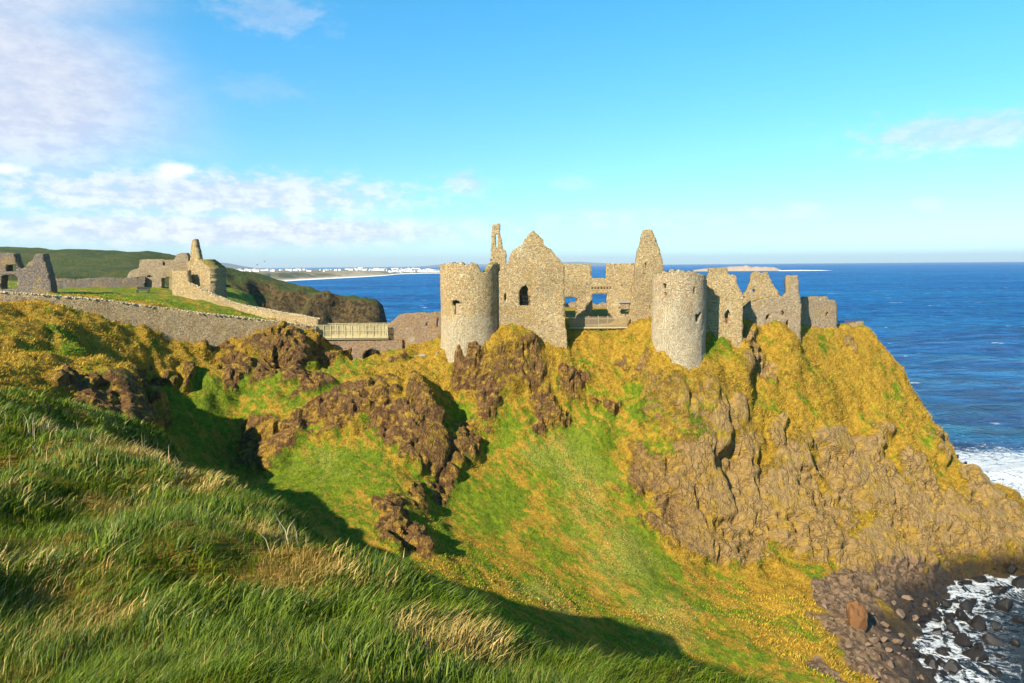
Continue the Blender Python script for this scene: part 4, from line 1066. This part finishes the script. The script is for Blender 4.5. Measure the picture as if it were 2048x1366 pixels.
for fr, z, sa, ch, fo in prof:
    Yr = Ys * (1 + fr); rows.append(np.stack([Yr * np.array([ray(a, b)[0] / ray(a, b)[1] for a, b in zip(pxs, sh)]), Yr, np.full(len(pxs), z)], 1))
    sand.append(np.full(len(pxs), sa)); chalk.append(np.zeros(len(pxs))); foam.append(np.full(len(pxs), fo))
dunept = np.array([P(a, b, y * 1.10) for a, b, y in zip(pxs, du, Ys)])
dunept[:, 2] = np.maximum(dunept[:, 2], 2.6)
skypt = np.array([P(a, b, y) for a, b, y in zip(pxs, sk, Ysky)])
skypt[:, 2] = np.maximum(skypt[:, 2], 4)
sandy = np.clip(1 - np.abs(pxs - 715) / 60, 0, 1); chk = np.clip(1.6 - np.abs(pxs - 490) / 26, 0, 1)
for k, u in enumerate((0.25, 0.5, 0.75, 1.0)):
    r = rows[3] * (1 - u) + dunept * u; r[:, 2] += fbm(r * 0.02, 3, 5) * 2.5
    rows.append(r); sand.append(sandy * (1 - 0.3 * u)); chalk.append(chk); foam.append(pxs * 0)
for u in np.linspace(0.1, 1, 12):
    r = dunept * (1 - u) + skypt * u
    dip = math.sin(u * PI) * -3
    r[:, 2] = np.maximum(r[:, 2] + dip + fbm(r * 0.006, 3, 8) * 3.0 * (1 - u), 2)
    rows.append(r); sand.append(sandy * 0.3 * (1 - u)); chalk.append(pxs * 0); foam.append(pxs * 0)
r = skypt * 1.0; r[:, :2] *= 1.1; r[:, 2] = -6; rows.append(r); sand.append(pxs * 0); chalk.append(pxs * 0); foam.append(pxs * 0)
G = np.stack(rows)
grid_mesh('far_coast', G[..., 0], G[..., 1], G[..., 2], M_COAST, dict(sand=np.concatenate(sand), chalk=np.concatenate(chalk), foam=np.concatenate(foam)))

# houses of the far town
M_WHITE = plain('white_painted_wall', (0.80, 0.79, 0.76), 0.8, 0.04)
M_SLATE = plain('slate_roof', (0.13, 0.13, 0.15), 0.7)
def house_mesh(nm, L, W, Hh, Rh):
    v = [(-L/2,-W/2,-3),(L/2,-W/2,-3),(L/2,W/2,-3),(-L/2,W/2,-3),(-L/2,-W/2,Hh),(L/2,-W/2,Hh),(L/2,W/2,Hh),(-L/2,W/2,Hh),(-L/2,0,Hh+Rh),(L/2,0,Hh+Rh)]
    f = [(0,1,5,4),(1,2,6,5),(2,3,7,6),(3,0,4,7),(4,7,8),(5,9,6),(4,5,9,8),(6,7,8,9)]
    e = [(-L/2-.3,-W/2-.4,Hh-.2),(L/2+.3,-W/2-.4,Hh-.2)]
    me = bpy.data.meshes.new(nm); me.from_pydata(v, [], [f[0],f[1],f[2],f[3],f[4],f[5],f[6],f[7]]); me.materials.append(M_WHITE); me.materials.append(M_SLATE)
    me.polygons[6].material_index = 1; me.polygons[7].material_index = 1
    return me
kinds = [('cottage', house_mesh('cottage', 11, 8, 5, 3)), ('terrace', house_mesh('terrace', 26, 9, 8, 3.5)), ('villa', house_mesh('villa', 14, 11, 9, 4)), ('block', house_mesh('block', 32, 12, 12, 3))]
def town_ground(px, u):
    k = (px - pxs[0]) / 3.0; a = int(k); w_ = k - a
    ru = 8 + u * 11; b = int(ru); wu = ru - b
    g0 = G[b, a] * (1 - w_) + G[b, a + 1] * w_; g1 = G[min(b + 1, 19), a] * (1 - w_) + G[min(b + 1, 19), a + 1] * w_
    return g0 * (1 - wu) + g1 * wu
rh = random.Random(12)
words = {'cottage': 'small white cottage in the far town along the bay', 'terrace': 'long white terrace in the far town along the bay', 'villa': 'tall white villa in the far town along the bay', 'block': 'large white seafront block in the far town along the bay'}
for k in range(230):
    px = rh.choice([rh.uniform(560, 900), rh.uniform(690, 902), rh.uniform(780, 902), rh.uniform(430, 620)])
    u = rh.uniform(0.45, 0.98) if px < 780 else rh.uniform(0.05, 0.95)
    g0 = town_ground(min(px, 901), u)
    nm, me = rh.choice(kinds[:3] if px < 700 else kinds)
    o = bpy.data.objects.new('far_' + nm, me); COL.objects.link(o)
    o.location = g0; o.rotation_euler = (0, 0, rh.uniform(-.6, .6)); sc = rh.uniform(.8, 1.15); o.scale = (sc, sc, sc)
    tag(o, words[nm], 'house', 'white %s houses of the far town' % nm)

def ridge(name, prof, Y, depth, mat, base=-5.0, rough=0.0, kind='structure'):
    top = np.array([P(a, b, Y) for a, b in prof])
    n = 120
    x = np.linspace(top[0, 0], top[-1, 0], n); z = np.interp(x, top[:, 0], top[:, 2])
    if rough: z = z + fbm(np.stack([x / rough / 14, x * 0, x * 0], 1), 4, 77) * rough
    rows = []
    for u in np.linspace(-1, 1, 15):
        rows.append(np.stack([x, np.full(n, Y + u * depth), base + (z - base) * (1 - abs(u) ** 1.6) + (fbm(np.stack([x / 40, np.full(n, u * 3.0), x * 0], 1), 3, 3) * rough if rough else 0)], 1))
    G2 = np.stack(rows)
    return grid_mesh(name, G2[..., 0], G2[..., 1], G2[..., 2], mat, None, kind)
M_HILL = plain('far_heather_hill', (0.09, 0.10, 0.07), 0.95)
M_ISLE = plain('bare_island_rock', (0.36, 0.26, 0.17), 0.95, 0.3, 0.02)
ridge('far_hill', [(380,534),(405,527.5),(425,525),(445,525.5),(462,530),(490,536)], 14000, 1500, M_HILL)
ridge('far_hills', [(840,533),(880,529),(930,527.5),(985,529),(1040,527),(1100,524.5),(1160,523.5),(1210,526.5),(1260,529)], 29000, 3000, M_HILL)
tag(ridge('skerry', [(1385,541),(1405,537.5),(1430,535.5),(1455,533.5),(1480,532.5),(1492,530.5),(1500,534),(1520,533),(1545,534.5),(1556,537.5),(1562,541.5)], 3700, 60, M_ISLE, -2, 2.5, None), 'long low tan rocky island near the horizon', 'island')
tag(ridge('skerry', [(1575,541),(1590,540),(1610,539.6),(1630,540.2),(1645,541)], 3650, 30, M_ISLE, -1, 1.0, None), 'tiny reef awash beside the long low island', 'reef')
# white water on the reef: low mounds of broken water
ridge('breaking_wave', [(1555,541.3),(1580,540.2),(1610,540.6),(1640,540.3),(1670,541.3)], 3560, 25, plain('white_foam', (0.85, 0.87, 0.88), 0.9, 0.05), -0.5, 0.6, 'stuff')

# two gulls over the bay
def gull(px, py, Y, label):
    c = P(px, py, Y)
    bm = bmesh.new()
    bmesh.ops.create_icosphere(bm, subdivisions=2, radius=0.1)
    for v_ in bm.verts: v_.co.x *= 2.2; v_.co.z *= 0.8
    for sgn in (-1, 1):
        pts = [(0.12, 0.05 * sgn, 0.05), (-0.08, 0.05 * sgn, 0.05), (-0.02, 0.38 * sgn, 0.2), (0.16, 0.36 * sgn, 0.2), (-0.1, 0.75 * sgn, 0.12)]
        vs_ = [bm.verts.new(q) for q in pts]
        bm.faces.new((vs_[0], vs_[1], vs_[2], vs_[3])); bm.faces.new((vs_[3], vs_[2], vs_[4]))
    me = bpy.data.meshes.new('gull'); bm.to_mesh(me); bm.free(); me.materials.append(M_GREYB)
    o = bpy.data.objects.new('gull', me); COL.objects.link(o); o.location = c; o.rotation_euler = (0, 0.1, 1.0)
    tag(o, label, 'bird')
M_GREYB = plain('gull_feathers', (0.25, 0.25, 0.27), 0.8)
gull(514, 530, 180, 'gull gliding lower over the bay towards the town')
gull(529, 523, 200, 'gull gliding higher over the bay towards the town')

# ------------------------------------------------------------------ grass
def blades(name, pts, length, width, lean, tintcol, mat, extra=None, seg=2):
    """one mesh of bent blades; lean = horizontal drift of the tip"""
    n = len(pts)
    ang = RNG.uniform(0, 2 * PI, n)
    side = np.stack([np.cos(ang), np.sin(ang), np.zeros(n)], 1) * (width * 0.5)[:, None]
    hgt = np.sqrt(np.maximum(length ** 2 - (lean ** 2).sum(1), (0.25 * length) ** 2))
    up = np.zeros((n, 3)); up[:, 2] = hgt
    L3 = np.c_[lean, np.zeros(n)]
    p0a, p0b = pts - side, pts + side
    mid = pts + up * 0.6 + L3 * 0.32
    p1a, p1b = mid - side * 0.8, mid + side * 0.8
    tip = pts + up * 0.92 + L3
    v = np.stack([p0a, p0b, p1a, p1b, tip], 1).reshape(-1, 3)
    b = np.arange(n) * 5
    f = np.concatenate([np.stack([b, b + 1, b + 3], 1), np.stack([b, b + 3, b + 2], 1), np.stack([b + 2, b + 3, b + 4], 1)])
    at = {}
    if tintcol is not None: at['tint'] = np.repeat(tintcol, 5, 0)
    for k, a in (extra or {}).items(): at[k] = np.repeat(a, 5, 0)
    return raw_mesh(name, v, f, mat, at, 'stuff')
def grass_material(name):
    m, t = material(name)
    c = t.attr('tint', 'Color')
    t.put(t.p.inputs['Base Color'], c)
    t.p.inputs['Roughness'].default_value = 0.55
    t.p.inputs['Specular IOR Level'].default_value = 0.3
    tr = t.n('ShaderNodeBsdfTranslucent'); t.put(tr.inputs[0], c)
    mx = t.n('ShaderNodeMixShader'); mx.inputs[0].default_value = 0.30
    t.t.links.new(t.p.outputs[0], mx.inputs[1]); t.t.links.new(tr.outputs[0], mx.inputs[2])
    t.t.links.new(mx.outputs[0], t.out.inputs[0])
    return m
M_GRASS = grass_material('grass_blades')
def sample_grid(S, n, wfun):
    ny, nx = S.shape[:2]
    a = S[:-1, :-1]; bq_ = S[:-1, 1:]; c = S[1:, :-1]
    area = np.linalg.norm(np.cross(bq_ - a, c - a), axis=2)
    cen = (a + S[1:, 1:]) / 2
    wgt = (area * wfun(cen)).ravel(); wgt /= wgt.sum()
    k = RNG.choice(len(wgt), n, p=wgt)
    r, cc = k // (nx - 1), k % (nx - 1)
    u, v_ = RNG.uniform(size=(2, n))
    A = S[r, cc]; B = S[r, cc + 1]; C = S[r + 1, cc]; D = S[r + 1, cc + 1]
    pt = A * ((1-u)*(1-v_))[:, None] + B * (u*(1-v_))[:, None] + C * ((1-u)*v_)[:, None] + D * (u*v_)[:, None]
    return pt, r * nx + cc
def near_w(c):
    x, y = c[..., 0], c[..., 1]
    r = np.hypot(x, y)
    inv = (np.abs(x) < 0.86 * y + 2.5) & (y > 2.6) & (y < 28)
    return inv / np.clip(r, 3.5, 40) ** 1.7
pt, idx = sample_grid(NS, 380000, near_w)
r = np.hypot(pt[:, 0], pt[:, 1])
q2 = np.c_[pt[:, :2], np.zeros(len(pt))]
dry = fbm(q2 * 0.55, 3, 111) + 0.5 * fbm(q2 * 2.2, 2, 115)
DRYP = [P(350,950,15.8), P(400,990,14.5), P(300,940,16.5), P(660,1190,8.6), P(600,1180,8.8), P(830,1300,6.5), P(120,850,19), P(240,1020,12), P(930,1330,6.5), P(60,1210,7.2), P(520,1110,10.5), P(200,1260,6.6)]
for c in DRYP:
    rad = 0.05 * c[1] + 0.35
    dry += 1.25 * np.exp(-((pt[:, 0] - c[0]) ** 2 + (pt[:, 1] - c[1]) ** 2) / rad ** 2)
clump = fbm(q2 * 0.9, 2, 121)
length = (0.145 + 0.09 * np.clip(clump + 0.4, 0, 1.2)) * RNG.uniform(0.6, 1.45, len(pt)) * (1 + 0.012 * r)
coarse = (fbm(q2 * 0.35, 2, 161) - 0.12 * pt[:, 0] / 3 - 0.25 > 0) & (RNG.uniform(size=len(pt)) < 0.6)
width = (0.0026 + 0.00058 * r) * RNG.uniform(0.6, 1.5, len(pt)) * np.where(coarse, 2.0, 1.0)
length = length * np.where(coarse, 1.25, 1.0)
sw = fbm(q2 * 0.45, 2, 131) * 2.2
la = 0.45 + sw + RNG.normal(0, 0.5, len(pt))
lm = length * np.clip(RNG.normal(0.62, 0.2, len(pt)), 0.1, 0.95)
lean = np.stack([np.cos(la), np.sin(la)], 1) * lm[:, None]
g1 = np.array([0.020, 0.056, 0.002]); g2 = np.array([0.175, 0.230, 0.007]); d1 = np.array([0.36, 0.23, 0.045]); d2 = np.array([0.56, 0.40, 0.13])
u = RNG.uniform(size=len(pt))[:, None]
isdry = (RNG.uniform(size=len(pt)) < np.clip(0.05 + 0.7 * (dry - 0.5), 0.03, 0.8))[:, None]
col = np.where(isdry, d1 * (1 - u) + d2 * u, g1 * (1 - u) + g2 * u)
blades('near_grass', pt, length, width, lean, col, M_GRASS)
# tall dry stalks
st_p = []
for (px, py, Y, n, sp) in [(70, 830, 18.5, 46, 0.7), (100, 860, 17.0, 30, 0.5), (170, 890, 15.0, 18, 0.6), (560, 1130, 9.5, 5, 0.3), (300, 930, 16.0, 14, 0.5), (590, 1090, 10.5, 4, 0.3)]:
    c = P(px, py, Y)
    for k in range(n): st_p.append((c[0] + RNG.normal(0, sp), c[1] + RNG.normal(0, sp)))
st_p = np.array(st_p); zz = H(st_p[:, 0], st_p[:, 1])
pts = np.c_[st_p, zz]; n = len(pts)
L_ = RNG.uniform(0.35, 0.75, n); la = RNG.normal(1.9, 0.9, n)
blades('dry_stalks', pts, L_, np.full(n, 0.012), np.stack([np.cos(la), np.sin(la)], 1) * (L_ * RNG.uniform(.1, .7, n))[:, None], np.tile([[0.62, 0.47, 0.27]], (n, 1)) * RNG.uniform(.8, 1.1, (n, 1)), M_GRASS)
# shaggy tussocks on the slopes
hr = HA['rock'].reshape(HS.shape[:2]); hs_ = HA['scree'].reshape(HS.shape[:2])
def far_w(c):
    x, y, z = c[..., 0], c[..., 1], c[..., 2]
    rk_ = hr[:-1, :-1]; sc_ = hs_[:-1, :-1]
    ok = (y > 50) & (y < 111) & (np.abs(x) < 0.82 * y) & (z > 2.5) & (rk_ < 0.42) & (sc_ < 0.4)
    ok &= ~((y > 103) & (x > -9) & (z > 31.5))
    return ok * (1.0 / y)
pt, idx = sample_grid(HS, 150000, far_w)
n = len(pt)
gx_, gy_ = (hz(pt[:, 0] + .5, pt[:, 1]) - hz(pt[:, 0] - .5, pt[:, 1])), (hz(pt[:, 0], pt[:, 1] + .5) - hz(pt[:, 0], pt[:, 1] - .5))
gm = np.hypot(gx_, gy_) + 1e-6
la = np.arctan2(-gy_, -gx_) + RNG.normal(0, 0.7, n) + fbm(pt * 0.2, 2, 141) * 1.2
length = RNG.uniform(0.22, 0.62, n) * (1 - 0.45 * HA['bowl'][idx]) * (0.8 + 0.5 * np.clip(perlin(pt * 0.5, 9), -.6, 1))
lean = np.stack([np.cos(la), np.sin(la)], 1) * (length * RNG.uniform(.4, .93, n))[:, None]
def turf_blades_material():
    m, t = material('slope_grass')
    pos = t.pos
    a1, a2 = fall_noise(t)
    gold = t.mix(t.ramp(t.attr('rnd'), 0, 1, 0, 1, False), (0.29, 0.158, 0.008), (0.58, 0.38, 0.038))
    grn = t.mix(t.attr('rnd'), (0.092, 0.158, 0.003), (0.245, 0.295, 0.006))
    gf = t.math('ADD', t.math('MULTIPLY', t.attr('green'), 0.40), t.math('MULTIPLY', t.math('SUBTRACT', a1, t.ramp(t.attr('bowl'), 0, 1, 0.55, 0.385)), 1.9))
    gf = t.math('ADD', gf, t.math('MULTIPLY', t.math('SUBTRACT', a2, 0.5), 2.6))
    c = t.mix(t.ramp(gf, 0.0, 0.42), gold, grn)
    c = t.mix(t.math('MULTIPLY', t.attr('pale'), t.math('MULTIPLY', t.attr('rnd'), 0.8)), c, (0.48, 0.40, 0.10))
    t.put(t.p.inputs['Base Color'], c)
    tr = t.n('ShaderNodeBsdfTranslucent'); t.put(tr.inputs[0], c)
    mx = t.n('ShaderNodeMixShader'); mx.inputs[0].default_value = 0.2
    t.t.links.new(t.p.outputs[0], mx.inputs[1]); t.t.links.new(tr.outputs[0], mx.inputs[2]); t.t.links.new(mx.outputs[0], t.out.inputs[0])
    return m
blades('slope_grass', pt - np.array([0, 0, 0.03]), length, RNG.uniform(0.05, 0.11, n), lean, None, turf_blades_material(), dict(rnd=RNG.uniform(size=n), bowl=HA['bowl'][idx], green=HA['green'][idx], pale=HA['pale'][idx]))

# ------------------------------------------------------------------ sea air
bmh = bmesh.new(); bmesh.ops.create_cube(bmh, size=1.0)
for v_ in bmh.verts: v_.co = Vector((v_.co.x * 76000, v_.co.y * 76000, -8 if v_.co.z < 0 else 420))
me = bpy.data.meshes.new('haze'); bmh.to_mesh(me); bmh.free()
mh = bpy.data.materials.new('sea_haze'); mh.use_nodes = True
th = NT(mh.node_tree); oh = th.n('ShaderNodeOutputMaterial'); pv = th.n('ShaderNodeVolumePrincipled')
pv.inputs['Color'].default_value = (0.78, 0.88, 1.0, 1); pv.inputs['Density'].default_value = 0.000036; pv.inputs['Anisotropy'].default_value = 0.2
th.t.links.new(pv.outputs[0], oh.inputs['Volume'])
me.materials.append(mh)
ho = bpy.data.objects.new('haze', me); COL.objects.link(ho); ho['kind'] = 'stuff'
